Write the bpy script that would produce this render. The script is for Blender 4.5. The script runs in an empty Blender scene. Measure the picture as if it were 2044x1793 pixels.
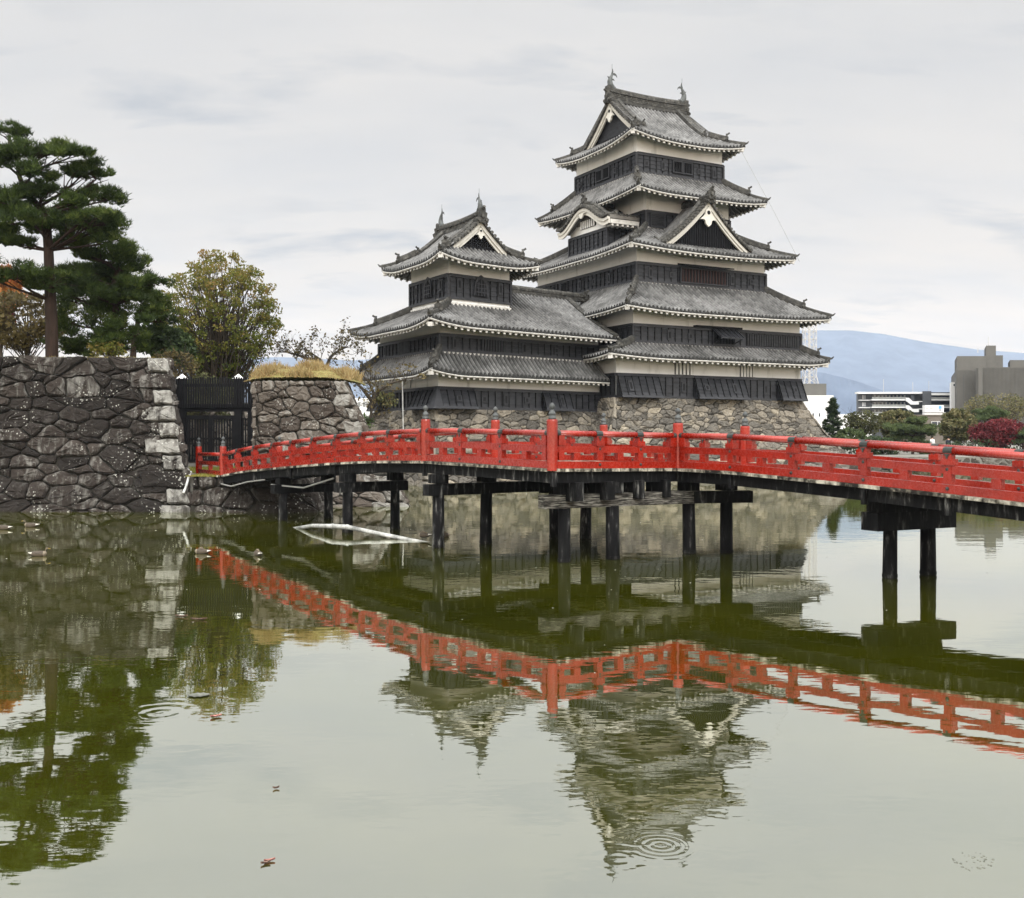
import bpy, math, random
import numpy as np
from mathutils import Vector
R = math.radians
C = bpy.context.scene
rnd = random.Random(7)

# ------------------------------------------------------------------ camera
FPX, CX, HZ, CAMH = 2080.0, 1022.0, 868.0, 3.2          # focal length / centre / horizon in a 2044 px wide frame
cd = bpy.data.cameras.new('camera'); cam = bpy.data.objects.new('camera', cd)
C.collection.objects.link(cam); C.camera = cam
cam.location = (0, 0, CAMH); cam.rotation_euler = (R(90), 0, 0)
cd.sensor_fit = 'HORIZONTAL'; cd.sensor_width = 36; cd.lens = 36 * FPX / 2044
cd.shift_y = -(896.5 - HZ) / 2044; cd.clip_start = 0.1; cd.clip_end = 40000
C.render.resolution_x, C.render.resolution_y = 1024, 898
C.view_settings.view_transform = 'Standard'; C.view_settings.look = 'None'
C.view_settings.exposure = 0.0; C.view_settings.gamma = 1.0
C.render.engine = 'CYCLES'
C.cycles.max_bounces = 8; C.cycles.diffuse_bounces = 3; C.cycles.glossy_bounces = 3
C.cycles.transmission_bounces = 2; C.cycles.volume_bounces = 1; C.cycles.transparent_max_bounces = 4
C.cycles.caustics_reflective = False; C.cycles.caustics_refractive = False
C.cycles.use_denoising = True; C.cycles.sample_clamp_indirect = 8

# ------------------------------------------------------------------ node helpers
class NT:
    def __init__(s, nt): s.nt = nt
    def n(s, typ, **kw):
        nd = s.nt.nodes.new(typ)
        for k, v in kw.items():
            if k.startswith('i_'):
                key = k[2:]; key = int(key) if key.isdigit() else key.replace('_', ' ')
                s.put(nd.inputs[key], v)
            else: setattr(nd, k, v)
        return nd
    def put(s, sock, v):
        if isinstance(v, bpy.types.NodeSocket): s.nt.links.new(v, sock)
        elif isinstance(v, bpy.types.Node): s.nt.links.new(v.outputs[0], sock)
        else:
            if isinstance(v, (tuple, list)) and len(v) == 3 and sock.type == 'RGBA': v = (*v, 1)
            sock.default_value = v
    def math(s, op, a, b=0.0, c=0.0):
        nd = s.nt.nodes.new('ShaderNodeMath'); nd.operation = op
        s.put(nd.inputs[0], a); s.put(nd.inputs[1], b); s.put(nd.inputs[2], c); return nd.outputs[0]
    def mix(s, f, a, b, mode='MIX'):
        nd = s.nt.nodes.new('ShaderNodeMix'); nd.data_type = 'RGBA'; nd.blend_type = mode
        s.put(nd.inputs[0], f); s.put(nd.inputs[6], a); s.put(nd.inputs[7], b); return nd.outputs[2]
    def ramp(s, f, stops):
        nd = s.nt.nodes.new('ShaderNodeValToRGB'); cr = nd.color_ramp
        while len(cr.elements) < len(stops): cr.elements.new(0.5)
        for e, (p, c) in zip(cr.elements, stops):
            e.position = p; e.color = (*c, 1) if len(c) == 3 else c
        s.put(nd.inputs[0], f); return nd.outputs[0]
    def step(s, f, a, b):
        nd = s.nt.nodes.new('ShaderNodeMapRange'); s.put(nd.inputs[0], f)
        nd.inputs[1].default_value = a; nd.inputs[2].default_value = b; return nd.outputs[0]
    def noise(s, vec, scale, detail=4, rough=0.55, dist=0.0):
        nd = s.n('ShaderNodeTexNoise'); s.put(nd.inputs['Vector'], vec)
        nd.inputs['Scale'].default_value = scale; nd.inputs['Detail'].default_value = detail
        nd.inputs['Roughness'].default_value = rough; nd.inputs['Distortion'].default_value = dist
        return nd.outputs[0]
    def vmap(s, vec, sc):
        nd = s.n('ShaderNodeVectorMath', operation='MULTIPLY'); s.put(nd.inputs[0], vec); nd.inputs[1].default_value = sc
        return nd.outputs[0]

# ------------------------------------------------------------------ world: overcast sky
SUN_EL, SUN_ROT = 30, 165
w = bpy.data.worlds.new('World'); C.world = w; w.use_nodes = True
w.node_tree.nodes.clear(); t = NT(w.node_tree)
tc = t.n('ShaderNodeTexCoord').outputs['Generated']
sep = t.n('ShaderNodeSeparateXYZ', i_0=tc); el = sep.outputs[2]
sky = t.n('ShaderNodeTexSky', sky_type='NISHITA', sun_disc=False, sun_elevation=R(SUN_EL), sun_rotation=R(SUN_ROT))
grad = t.ramp(el, [(0.0, (1.14, .89, .62)), (.10, (.98, .84, .68)), (.20, (.80, .755, .705)), (.42, (.77, .757, .745)), (.58, (2.2, 2.2, 2.18)), (1.0, (3.3, 3.3, 3.26))])
zz = t.math('ADD', t.math('MAXIMUM', el, 0.0), 0.22)
cx = t.math('DIVIDE', sep.outputs[0], zz); cy = t.math('DIVIDE', sep.outputs[1], zz)
cv = t.n('ShaderNodeCombineXYZ', i_0=cx, i_1=cy)
n1 = t.noise(t.vmap(cv, (0.9, 1.9, 1)), 2.9, 5, .52, .3)
n2 = t.noise(t.vmap(cv, (0.6, 1.0, 1)), 1.5, 3, .5)
streak = t.math('MULTIPLY', t.step(n1, .53, .70), t.step(n2, .38, .58))
soft = t.step(t.noise(t.vmap(cv, (0.6, 1.3, 1)), 2.6, 4, .5), .35, .7)
c1 = t.mix(t.math('MULTIPLY', soft, .5), grad, (.60, .615, .64))
c2 = t.mix(t.math('MULTIPLY', streak, .9), c1, t.mix(1, grad, (.55, .62, .72), 'MULTIPLY'))
bg1 = t.n('ShaderNodeBackground', i_Color=sky.outputs[0], i_Strength=0.05)
rear = t.step(sep.outputs[1], .15, -.55)
c2 = t.mix(1, c2, (1.0, .992, .975), 'MULTIPLY')
c2 = t.mix(rear, c2, t.mix(1, c2, (2.75, 2.72, 2.64), 'MULTIPLY'))
bg2 = t.n('ShaderNodeBackground', i_Color=c2, i_Strength=1.0)
mx = t.n('ShaderNodeMixShader', i_0=0.93, i_1=bg1.outputs[0], i_2=bg2.outputs[0])
t.n('ShaderNodeOutputWorld', i_Surface=mx.outputs[0])

ld = bpy.data.lights.new('sun', 'SUN'); ld.energy = 1.1; ld.angle = R(20); ld.color = (1, .975, .94)
sun = bpy.data.objects.new('sun', ld); C.collection.objects.link(sun)
sun.rotation_euler = (R(90 - SUN_EL), 0, R(180 - SUN_ROT) + 0.0)

# ------------------------------------------------------------------ mesh helpers
ROOTLOC = {}
def link(o, parent=None):
    C.collection.objects.link(o)
    if parent is not None: o.parent = parent
    return o
def tag(o, label=None, cat=None, group=None, kind=None):
    if label: o['label'] = label
    if cat: o['category'] = cat
    if group: o['group'] = group
    if kind: o['kind'] = kind
    return o
def empty(name, loc, label, cat, group=None):
    o = bpy.data.objects.new(name, None); link(o); o.location = loc
    ROOTLOC[o] = np.array(loc, float)
    return tag(o, label, cat, group)
def numesh(name, V, loops, starts, tint=None, uv=None):
    me = bpy.data.meshes.new(name)
    me.vertices.add(len(V)); me.vertices.foreach_set('co', np.ascontiguousarray(V, np.float32).ravel())
    me.loops.add(len(loops)); me.loops.foreach_set('vertex_index', np.asarray(loops, np.int32))
    me.polygons.add(len(starts)); me.polygons.foreach_set('loop_start', np.asarray(starts, np.int32))
    me.update(calc_edges=True)
    if tint is not None:
        a = me.attributes.new('tint', 'FLOAT', 'FACE'); a.data.foreach_set('value', np.asarray(tint, np.float32))
    if uv is not None:
        l = me.uv_layers.new(name='UVMap'); l.data.foreach_set('uv', np.asarray(uv, np.float32)[np.asarray(loops)].ravel())
    return me
def finish(name, me, mat, parent, smooth=False, base=None):
    o = bpy.data.objects.new(name, me); link(o, parent)
    if mat: me.materials.append(mat)
    me.polygons.foreach_set('use_smooth', np.full(len(me.polygons), bool(smooth)))
    if parent is not None: ROOTLOC[o] = ROOTLOC.get(parent, np.zeros(3))
    return o
class MB:
    def __init__(s): s.v = []; s.f = []; s.t = []; s.uv = []
    def add(s, vs, fs, t=0.0, uvs=None):
        k = len(s.v); s.v.extend(tuple(p) for p in vs)
        s.uv.extend(uvs if uvs is not None else [(0, 0)] * len(vs))
        for f in fs: s.f.append([i + k for i in f]); s.t.append(t)
    def quad(s, a, b, c, d, t=0.0): s.add((a, b, c, d), ((0, 1, 2, 3),), t)
    def box8(s, p, t=0.0):      # p: 4 bottom, 4 top (same order)
        s.add(p, ((3, 2, 1, 0), (4, 5, 6, 7), (0, 1, 5, 4), (1, 2, 6, 5), (2, 3, 7, 6), (3, 0, 4, 7)), t)
    def wbox(s, W, x0, x1, z0, z1, d0, d1, t=0.0):   # box in wall coordinates W(x, z, d)
        s.box8([W(x0, z0, d0), W(x1, z0, d0), W(x1, z0, d1), W(x0, z0, d1), W(x0, z1, d0), W(x1, z1, d0), W(x1, z1, d1), W(x0, z1, d1)], t)
    def abox(s, c, sx, sy, sz, rot=0.0, t=0.0):      # upright box: centre of base, sizes, yaw
        ca, sa = math.cos(rot), math.sin(rot); p = []
        for z in (0, sz):
            for x, y in ((-sx/2, -sy/2), (sx/2, -sy/2), (sx/2, sy/2), (-sx/2, sy/2)):
                p.append((c[0] + x*ca - y*sa, c[1] + x*sa + y*ca, c[2] + z))
        s.box8(p, t)
    def beam(s, a, b, wd, ht, t=0.0, up=(0, 0, 1)):   # bar with rectangular section, a/b = centre line
        a, b = Vector(a), Vector(b); d = (b - a).normalized(); sd = d.cross(Vector(up)).normalized() * wd / 2
        u = sd.cross(d).normalized() * ht / 2
        s.box8([a - sd - u, a + sd - u, b + sd - u, b - sd - u, a - sd + u, a + sd + u, b + sd + u, b - sd + u], t)
    def tube(s, path, rad, n=8, t=0.0, cap=True):
        path = [Vector(p) for p in path]; m = len(path)
        if not hasattr(rad, '__len__'): rad = [rad] * m
        k0 = len(s.v); ref = None; fs = []
        for i, p in enumerate(path):
            d = (path[min(i+1, m-1)] - path[max(i-1, 0)])
            if d.length < 1e-9: d = Vector((0, 0, 1))
            d.normalize()
            if ref is None: ref = Vector((1, 0, 0)) if abs(d.x) < .8 else Vector((0, 1, 0))
            x = (ref - d * ref.dot(d)).normalized(); ref = x; y = d.cross(x)
            for j in range(n):
                a = 2 * math.pi * j / n
                s.v.append(tuple(p + (x * math.cos(a) + y * math.sin(a)) * rad[i])); s.uv.append((0, 0))
        for i in range(m - 1):
            for j in range(n):
                fs.append([k0 + i*n + j, k0 + i*n + (j+1) % n, k0 + (i+1)*n + (j+1) % n, k0 + (i+1)*n + j])
        if cap:
            fs.append([k0 + j for j in range(n)][::-1]); fs.append([k0 + (m-1)*n + j for j in range(n)])
        s.f.extend(fs); s.t.extend([t] * len(fs))
    def stack(s, c, rings, rot=0.0, t=0.0):          # stacked rectangles (sx, sy, z) as one skin
        ca, sa = math.cos(rot), math.sin(rot); k0 = len(s.v); m = len(rings)
        for sx, sy, z in rings:
            for x, y in ((-sx/2, -sy/2), (sx/2, -sy/2), (sx/2, sy/2), (-sx/2, sy/2)): s.v.append((c[0] + x*ca - y*sa, c[1] + x*sa + y*ca, c[2] + z)); s.uv.append((0, 0))
        fs = [[k0 + 3, k0 + 2, k0 + 1, k0]] + [[k0 + i*4 + j, k0 + i*4 + (j+1) % 4, k0 + i*4 + 4 + (j+1) % 4, k0 + i*4 + 4 + j] for i in range(m-1) for j in range(4)] + [[k0 + 4*(m-1) + j for j in range(4)]]
        s.f.extend(fs); s.t.extend([t]*len(fs))
    def lathe(s, c, prof, n=12, t=0.0):               # prof: (r, z)
        k0 = len(s.v); m = len(prof)
        for r, z in prof:
            for j in range(n):
                a = 2 * math.pi * j / n
                s.v.append((c[0] + r*math.cos(a), c[1] + r*math.sin(a), c[2] + z)); s.uv.append((0, 0))
        for i in range(m - 1):
            for j in range(n):
                s.f.append([k0 + i*n + j, k0 + i*n + (j+1) % n, k0 + (i+1)*n + (j+1) % n, k0 + (i+1)*n + j]); s.t.append(t)
        s.f.append([k0 + (m-1)*n + j for j in range(n)]); s.t.append(t)
        s.f.append([k0 + j for j in range(n)][::-1]); s.t.append(t)
    def prism(s, pts, off, t=0.0):                    # polygon pts (3D) extruded by vector off
        n = len(pts); off = Vector(off); q = [Vector(p) for p in pts]
        s.add(q + [p + off for p in q], [list(range(n))[::-1], list(range(n, 2*n))] + [[i, (i+1) % n, n + (i+1) % n, n + i] for i in range(n)], t)
    def build(s, name, mat, parent=None, smooth=False, uv=False):
        V = np.array(s.v, float).reshape(-1, 3)
        if parent is not None: V = V - ROOTLOC.get(parent, np.zeros(3))
        cnt = np.array([len(f) for f in s.f]); starts = np.concatenate(([0], np.cumsum(cnt)[:-1])) if len(cnt) else []
        loops = [i for f in s.f for i in f]
        return finish(name, numesh(name, V, loops, starts, s.t, s.uv if uv else None), mat, parent, smooth)
def facecloud(name, arrs, tints, mat, parent):        # arrs: (N,k,3) arrays of loose leaf faces
    Vs, lo, st, n, ln = [], [], [], 0, 0
    for A in arrs:
        N, k, _ = A.shape; Vs.append(A.reshape(-1, 3)); lo.append(np.arange(N*k) + n)
        st.append(np.arange(N) * k + ln); n += N*k; ln += N*k
    V = np.concatenate(Vs)
    if parent is not None: V = V - ROOTLOC.get(parent, np.zeros(3))
    return finish(name, numesh(name, V, np.concatenate(lo), np.concatenate(st), np.concatenate(tints)), mat, parent)
def px(x, y, Y): return Vector(((x - CX) * Y / FPX, Y, CAMH + (HZ - y) * Y / FPX))
def pxz(x, Y, z): return Vector(((x - CX) * Y / FPX, Y, z))

# ------------------------------------------------------------------ materials
def newmat(name):
    m = bpy.data.materials.new(name); m.use_nodes = True; nt = m.node_tree; nt.nodes.clear()
    t = NT(nt); b = t.n('ShaderNodeBsdfPrincipled'); o = t.n('ShaderNodeOutputMaterial', i_Surface=b.outputs[0])
    return m, t, b, o
def setb(t, b, col, rough=.6, bump=None, spec=.4, dist=.02):
    t.put(b.inputs['Base Color'], col); t.put(b.inputs['Roughness'], rough); b.inputs['Specular IOR Level'].default_value = spec
    if bump is not None:
        bp = t.n('ShaderNodeBump', i_Height=bump[0], i_Strength=bump[1], i_Distance=dist); t.put(b.inputs['Normal'], bp.outputs[0])
def natural(name, stops, scale=2.0, tw=.5, rough=.8, bump=.3, bscale=12, spec=.3, stretch=(1, 1, 1), dist=.02, detail=5, spread=1.6):
    m, t, b, o = newmat(name)
    g = t.n('ShaderNodeNewGeometry').outputs['Position']; v = t.vmap(g, stretch)
    nz = t.noise(v, scale, detail, .6)
    nz = t.math('ADD', t.math('MULTIPLY', t.math('SUBTRACT', nz, .5), spread), .5)
    tn = t.n('ShaderNodeAttribute', attribute_name='tint').outputs['Fac']
    f = t.math('ADD', t.math('MULTIPLY', nz, 1 - tw), t.math('MULTIPLY', tn, tw))
    bm = (t.noise(v, bscale, 4, .6), bump) if bump else None
    setb(t, b, t.ramp(f, stops), rough, bm, spec, dist)
    return m
def leafmat(name, stops, trans=.25):
    m, t, b, o = newmat(name)
    tn = t.n('ShaderNodeAttribute', attribute_name='tint').outputs['Fac']
    col = t.ramp(tn, stops); setb(t, b, col, .65, None, .25)
    tr = t.n('ShaderNodeBsdfTranslucent', i_Color=col)
    mx = t.n('ShaderNodeMixShader', i_0=trans, i_1=b.outputs[0], i_2=tr.outputs[0])
    t.put(o.inputs['Surface'], mx.outputs[0]); return m
def stonemat(name, stops, lichen=.5, streak=.5, lcol=(.45, .45, .41), quoin=(.23, .225, .208)):
    m, t, b, o = newmat(name)
    g = t.n('ShaderNodeNewGeometry').outputs['Position']
    tn = t.n('ShaderNodeAttribute', attribute_name='tint').outputs['Fac']
    isq = t.math('GREATER_THAN', tn, 1.0); tn = t.math('FRACT', tn)
    nz = t.noise(g, 1.6, 6, .62)
    f = t.math('ADD', t.math('MULTIPLY', nz, .45), t.math('MULTIPLY', tn, .6))
    f = t.math('ADD', f, t.math('MULTIPLY', t.math('SUBTRACT', t.noise(g, 8, 5, .7), .5), .35)); col = t.ramp(f, stops)
    pale = t.math('MULTIPLY', t.step(t.noise(t.vmap(g, (2.6, 2.6, .55)), 1.5, 5, .62), .50, .68), streak)
    mask = t.step(t.math('ADD', tn, t.math('MULTIPLY', t.noise(g, .5, 2), .8)), .7, 1.05)
    pale = t.math('MULTIPLY', pale, mask)
    col = t.mix(t.math('MAXIMUM', pale, t.math('MULTIPLY', isq, t.step(t.noise(t.vmap(g, (2.2, 2.2, .6)), 1.3, 5, .6), .36, .56))), col, quoin)
    vo = t.n('ShaderNodeTexVoronoi'); t.put(vo.inputs['Vector'], g); vo.inputs['Scale'].default_value = 7.5; vo.inputs['Randomness'].default_value = 1
    sp = t.math('MULTIPLY', t.math('LESS_THAN', t.math('ADD', vo.outputs['Distance'], t.math('MULTIPLY', t.noise(g, 14, 2), .22)), .36), t.step(t.noise(g, .9, 3), .50, .60))
    sp2 = t.step(t.noise(g, 9, 4, .7), .63, .72)
    sp = t.math('MULTIPLY', t.math('MAXIMUM', sp, t.math('MULTIPLY', sp2, .6)), lichen)
    col = t.mix(sp, col, lcol)
    setb(t, b, col, .85, (t.noise(g, 6, 7, .7), .9), .3, .07)
    return m
M = {}
M['stone_dark'] = stonemat('dark_stone', [(.15, (.006, .0043, .0034)), (.5, (.015, .0110, .0088)), (.8, (.034, .0265, .022)), (1, (.085, .072, .063))], .65, .62)
M['stone_mid'] = stonemat('weathered_stone', [(.15, (.028, .021, .017)), (.45, (.068, .056, .046)), (.75, (.135, .118, .10)), (1, (.22, .20, .18))], .5, .8)
M['stone_base'] = stonemat('castle_stone', [(.12, (.05, .046, .041)), (.42, (.125, .115, .100)), (.7, (.23, .205, .168)), (1, (.40, .35, .265))], .25, .3, quoin=(.36, .32, .25))
M['gap'] = natural('joint_dirt', [(0, (.010, .009, .007)), (1, (.03, .027, .02))], 3, 0)
M['plaster'] = natural('white_plaster', [(0, (.47, .475, .46)), (.30, (.80, .805, .80)), (1, (.87, .875, .875))], .9, 0, .75, .1, 20, .3, (1, 1, .25), spread=2.2)
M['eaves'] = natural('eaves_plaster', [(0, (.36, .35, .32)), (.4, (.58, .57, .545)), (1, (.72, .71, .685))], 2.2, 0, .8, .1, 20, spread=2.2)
M['soffit'] = natural('soffit_plaster', [(0, (.09, .085, .078)), (1, (.22, .21, .195))], 1.5, 0, .85, .1, 15)  # dirty grey plaster; shade under the eaves is also put into its colour
M['board'] = natural('black_boards', [(0, (.002, .002, .0025)), (.16, (.006, .006, .0075)), (.36, (.020, .021, .025)), (.6, (.033, .034, .040)), (1, (.058, .060, .069))], 2.2, .45, .5, .2, 22, .3, (1, 1, 3), spread=1.5)
M['slat'] = natural('dark_slats', [(0, (.004, .004, .005)), (1, (.014, .014, .016))], 3, 0, .75, spec=.12)
M['shade_black'] = natural('opening_shade_black', [(0, (.004, .004, .005)), (1, (.008, .008, .01))], 2, 0, .9, 0)  # near-black panels on the surface stand in for shade inside openings
M['rust'] = natural('brown_shutter', [(0, (.02, .008, .007)), (1, (.06, .022, .016))], 3, .4, .6)
def tilemat():
    m, t, b, o = newmat('roof_tiles')
    g = t.n('ShaderNodeNewGeometry').outputs['Position']
    uv = t.n('ShaderNodeUVMap').outputs[0]; s = t.n('ShaderNodeSeparateXYZ', i_0=uv)
    tn = t.n('ShaderNodeAttribute', attribute_name='tint').outputs['Fac']
    big = t.noise(g, .35, 4, .6); mid = t.noise(g, 1.6, 5, .65); fine = t.noise(g, 9, 3, .7)
    cell = t.n('ShaderNodeTexWhiteNoise', noise_dimensions='2D')
    cu = t.math('FLOOR', s.outputs[0]); cvv = t.math('FLOOR', t.math('DIVIDE', s.outputs[1], .30))
    t.put(cell.inputs[0], t.n('ShaderNodeCombineXYZ', i_0=cu, i_1=cvv).outputs[0])
    f = t.math('ADD', t.math('MULTIPLY', big, .52), t.math('ADD', t.math('MULTIPLY', mid, .36), t.math('MULTIPLY', cell.outputs[0], .12)))
    f = t.math('ADD', t.math('MULTIPLY', t.math('SUBTRACT', f, .5), 1.15), .5)
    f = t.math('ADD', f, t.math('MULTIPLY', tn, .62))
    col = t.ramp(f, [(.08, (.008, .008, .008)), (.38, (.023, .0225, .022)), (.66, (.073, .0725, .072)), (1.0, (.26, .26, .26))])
    fr = t.math('FRACT', t.math('DIVIDE', s.outputs[1], .30))
    edge = t.math('LESS_THAN', fr, .16)
    col = t.mix(t.math('MULTIPLY', edge, .30), col, (.03, .029, .027))
    lich = t.math('MULTIPLY', t.step(fine, .58, .70), t.step(mid, .48, .62))
    col = t.mix(t.math('MULTIPLY', lich, .35), col, (.36, .35, .31))
    setb(t, b, col, .62, (t.math('ADD', fine, t.math('MULTIPLY', edge, -1.0)), .4), .4, .03)
    return m
M['tile'] = tilemat()
M['ridge'] = natural('ridge_tiles', [(0, (.010, .010, .0095)), (.4, (.032, .031, .028)), (.7, (.085, .082, .074)), (1, (.20, .195, .18))], 3.5, .25, .7, .6, 9, .4, spread=2.2)
M['bronze'] = natural('dark_bronze', [(0, (.03, .033, .035)), (1, (.12, .13, .13))], 6, .2, .5, .3, 20)
M['gegyo'] = natural('white_paint', [(0, (.50, .485, .44)), (1, (.68, .665, .62))], 3, 0, .7, .1)
def redmat():
    m, t, b, o = newmat('red_lacquer')
    g = t.n('ShaderNodeNewGeometry').outputs['Position']
    nz = t.noise(g, 1.3, 5, .6); nf = t.noise(g, 14, 5, .7)
    col = t.ramp(nz, [(.25, (.17, .008, .003)), (.55, (.28, .013, .0045)), (.8, (.33, .019, .008))])
    wear = t.math('MULTIPLY', t.step(nf, .62, .74), t.step(t.noise(g, 2.3, 3), .5, .7))
    col = t.mix(t.math('MULTIPLY', wear, .28), col, (.40, .10, .08))
    grime = t.step(t.noise(t.vmap(g, (5, 5, 1.2)), 1.4, 5, .65), .56, .8)
    col = t.mix(t.math('MULTIPLY', grime, .6), col, (.13, .010, .008))
    setb(t, b, col, t.math('ADD', .16, t.math('MULTIPLY', nf, .22)), (t.noise(g, 30, 3), .08), .5); b.inputs['Coat Weight'].default_value = .2; b.inputs['Coat Roughness'].default_value = .10; return m
M['red'] = redmat()
M['wood_dark'] = natural('black_timber', [(.3, (.0025, .0025, .003)), (.56, (.007, .007, .0075)), (.70, (.028, .028, .028)), (.86, (.15, .15, .14))], 2.6, .15, .85, .5, 10, .12, (3, 3, .7), spread=2.0)
M['wood_pale'] = natural('weathered_plank', [(.34, (.015, .013, .011)), (.48, (.13, .12, .095)), (.75, (.52, .49, .41))], 5.5, .45, .85, .5, 14, .2, spread=2.4)
M['wood_grain'] = natural('weathered_beam', [(.28, (.010, .009, .008)), (.5, (.075, .07, .06)), (.85, (.24, .23, .205))], 2.6, .1, .85, .5, 9, .2, (1.2, 1.2, 11), spread=2.4)
M['metal'] = natural('black_fitting', [(0, (.012, .014, .014)), (1, (.05, .058, .055))], 6, 0, .5, .2)
M['pipe'] = natural('white_pipe', [(.25, (.20, .205, .20)), (.7, (.62, .63, .61))], 3, 0, .4, .1)
M['cable'] = natural('grey_cable', [(0, (.20, .20, .19)), (1, (.38, .38, .36))], 3, 0, .5, 0)
M['grass'] = leafmat('grass_blades', [(0, (.16, .13, .03)), (.5, (.26, .20, .06)), (1, (.22, .25, .05))], .3)
M['drygrass'] = leafmat('dry_grass_blades', [(0, (.25, .165, .07)), (.5, (.38, .28, .13)), (1, (.34, .29, .14))], .3)
M['turf'] = natural('turf', [(0, (.12, .09, .04)), (.5, (.17, .15, .05)), (1, (.25, .22, .08))], 2.0, 0, .95, .8, 18)
M['soil'] = natural('gravel_soil', [(0, (.12, .115, .10)), (1, (.26, .25, .225))], 2, 0, .95, .5, 25)
M['bark'] = natural('pine_bark', [(0, (.010, .007, .006)), (.5, (.030, .019, .0145)), (1, (.068, .038, .028))], 4, .3, .9, .9, 9, .2, (1, 1, .3), .06)
M['twig'] = natural('dark_bark', [(0, (.018, .015, .012)), (1, (.075, .06, .045))], 5, .2, .9, .5, 12)
M['pine'] = leafmat('pine_needles', [(0, (.010, .018, .005)), (.45, (.028, .048, .009)), (.8, (.058, .088, .015)), (1, (.11, .14, .03))], .3)
M['pine_far'] = leafmat('garden_pine_needles', [(0, (.04, .06, .03)), (.5, (.075, .105, .04)), (1, (.13, .165, .065))], .25)
M['yew'] = leafmat('evergreen_leaves', [(0, (.016, .028, .014)), (.6, (.040, .064, .024)), (1, (.075, .11, .035))], .2)
M['autumn'] = leafmat('turning_leaves', [(0, (.055, .078, .012)), (.35, (.115, .135, .022)), (.65, (.19, .165, .036)), (1, (.25, .155, .06))], .45)
M['olive'] = leafmat('olive_leaves', [(0, (.045, .05, .02)), (.5, (.10, .105, .04)), (1, (.19, .165, .08))], .3)
M['orange'] = leafmat('orange_leaves', [(0, (.20, .035, .02)), (.4, (.36, .13, .04)), (1, (.52, .28, .09))], .4)
M['maple'] = leafmat('red_maple_leaves', [(0, (.06, .008, .011)), (.5, (.13, .017, .022)), (1, (.23, .045, .05))], .3)
M['scrub'] = leafmat('brown_scrub', [(0, (.05, .042, .018)), (.5, (.11, .088, .035)), (1, (.17, .13, .05))], .3)

def watermat():
    m, t, b, o = newmat('moat_water')
    g = t.n('ShaderNodeNewGeometry').outputs['Position']
    n_a = t.noise(t.vmap(g, (1.0, 1.5, 1)), .75, 3, .5)
    n_b = t.noise(t.vmap(g, (1.0, 1.9, 1)), 3.6, 2, .5)
    patch = t.step(t.noise(t.vmap(g, (.6, 1, 1)), .16, 2), .42, .62)
    hgt = t.math('ADD', t.math('MULTIPLY', n_a, .0036), t.math('MULTIPLY', t.math('MULTIPLY', n_b, .0008), t.math('ADD', .35, patch)))
    def ring(cx, cy, amp, freq, rad, ph):
        d = t.n('ShaderNodeVectorMath', operation='DISTANCE', i_0=g, i_1=(cx, cy, 0)).outputs['Value']
        wv = t.math('SINE', t.math('ADD', t.math('MULTIPLY', d, freq), ph))
        env = t.n('ShaderNodeMapRange', interpolation_type='SMOOTHSTEP'); t.put(env.inputs[0], d)
        env.inputs[1].default_value = rad; env.inputs[2].default_value = rad * .15
        return t.math('MULTIPLY', t.math('MULTIPLY', wv, env.outputs[0]), amp)
    for a in ((1.16, 8.12, .00026, 92, .40, 0), (.80, 7.85, .00007, 60, .6, 1), (-4.05, 12.0, .0005, 30, .8, 0)):
        hgt = t.math('ADD', hgt, ring(*a))
    bp = t.n('ShaderNodeBump', i_Height=hgt, i_Strength=1.0, i_Distance=1.0)
    murk = t.ramp(t.noise(g, .30, 4, .6), [(.32, (.030, .034, .001)), (.68, (.058, .061, .0022))])
    body = t.n('ShaderNodeBsdfDiffuse', i_Color=murk)
    gl = t.n('ShaderNodeBsdfGlossy', i_Color=(.94, .955, .90, 1), i_Roughness=.015, i_Normal=bp.outputs[0])
    lw = t.n('ShaderNodeLayerWeight', i_Blend=.5)
    fac = t.n('ShaderNodeMapRange'); t.put(fac.inputs[0], lw.outputs['Facing'])
    for i, v in enumerate((.45, .95, .57, .80)): fac.inputs[i + 1].default_value = v
    mx = t.n('ShaderNodeMixShader', i_0=fac.outputs[0], i_1=body.outputs[0], i_2=gl.outputs[0])
    t.put(o.inputs['Surface'], mx.outputs[0]); return m
M['water'] = watermat()

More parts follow.
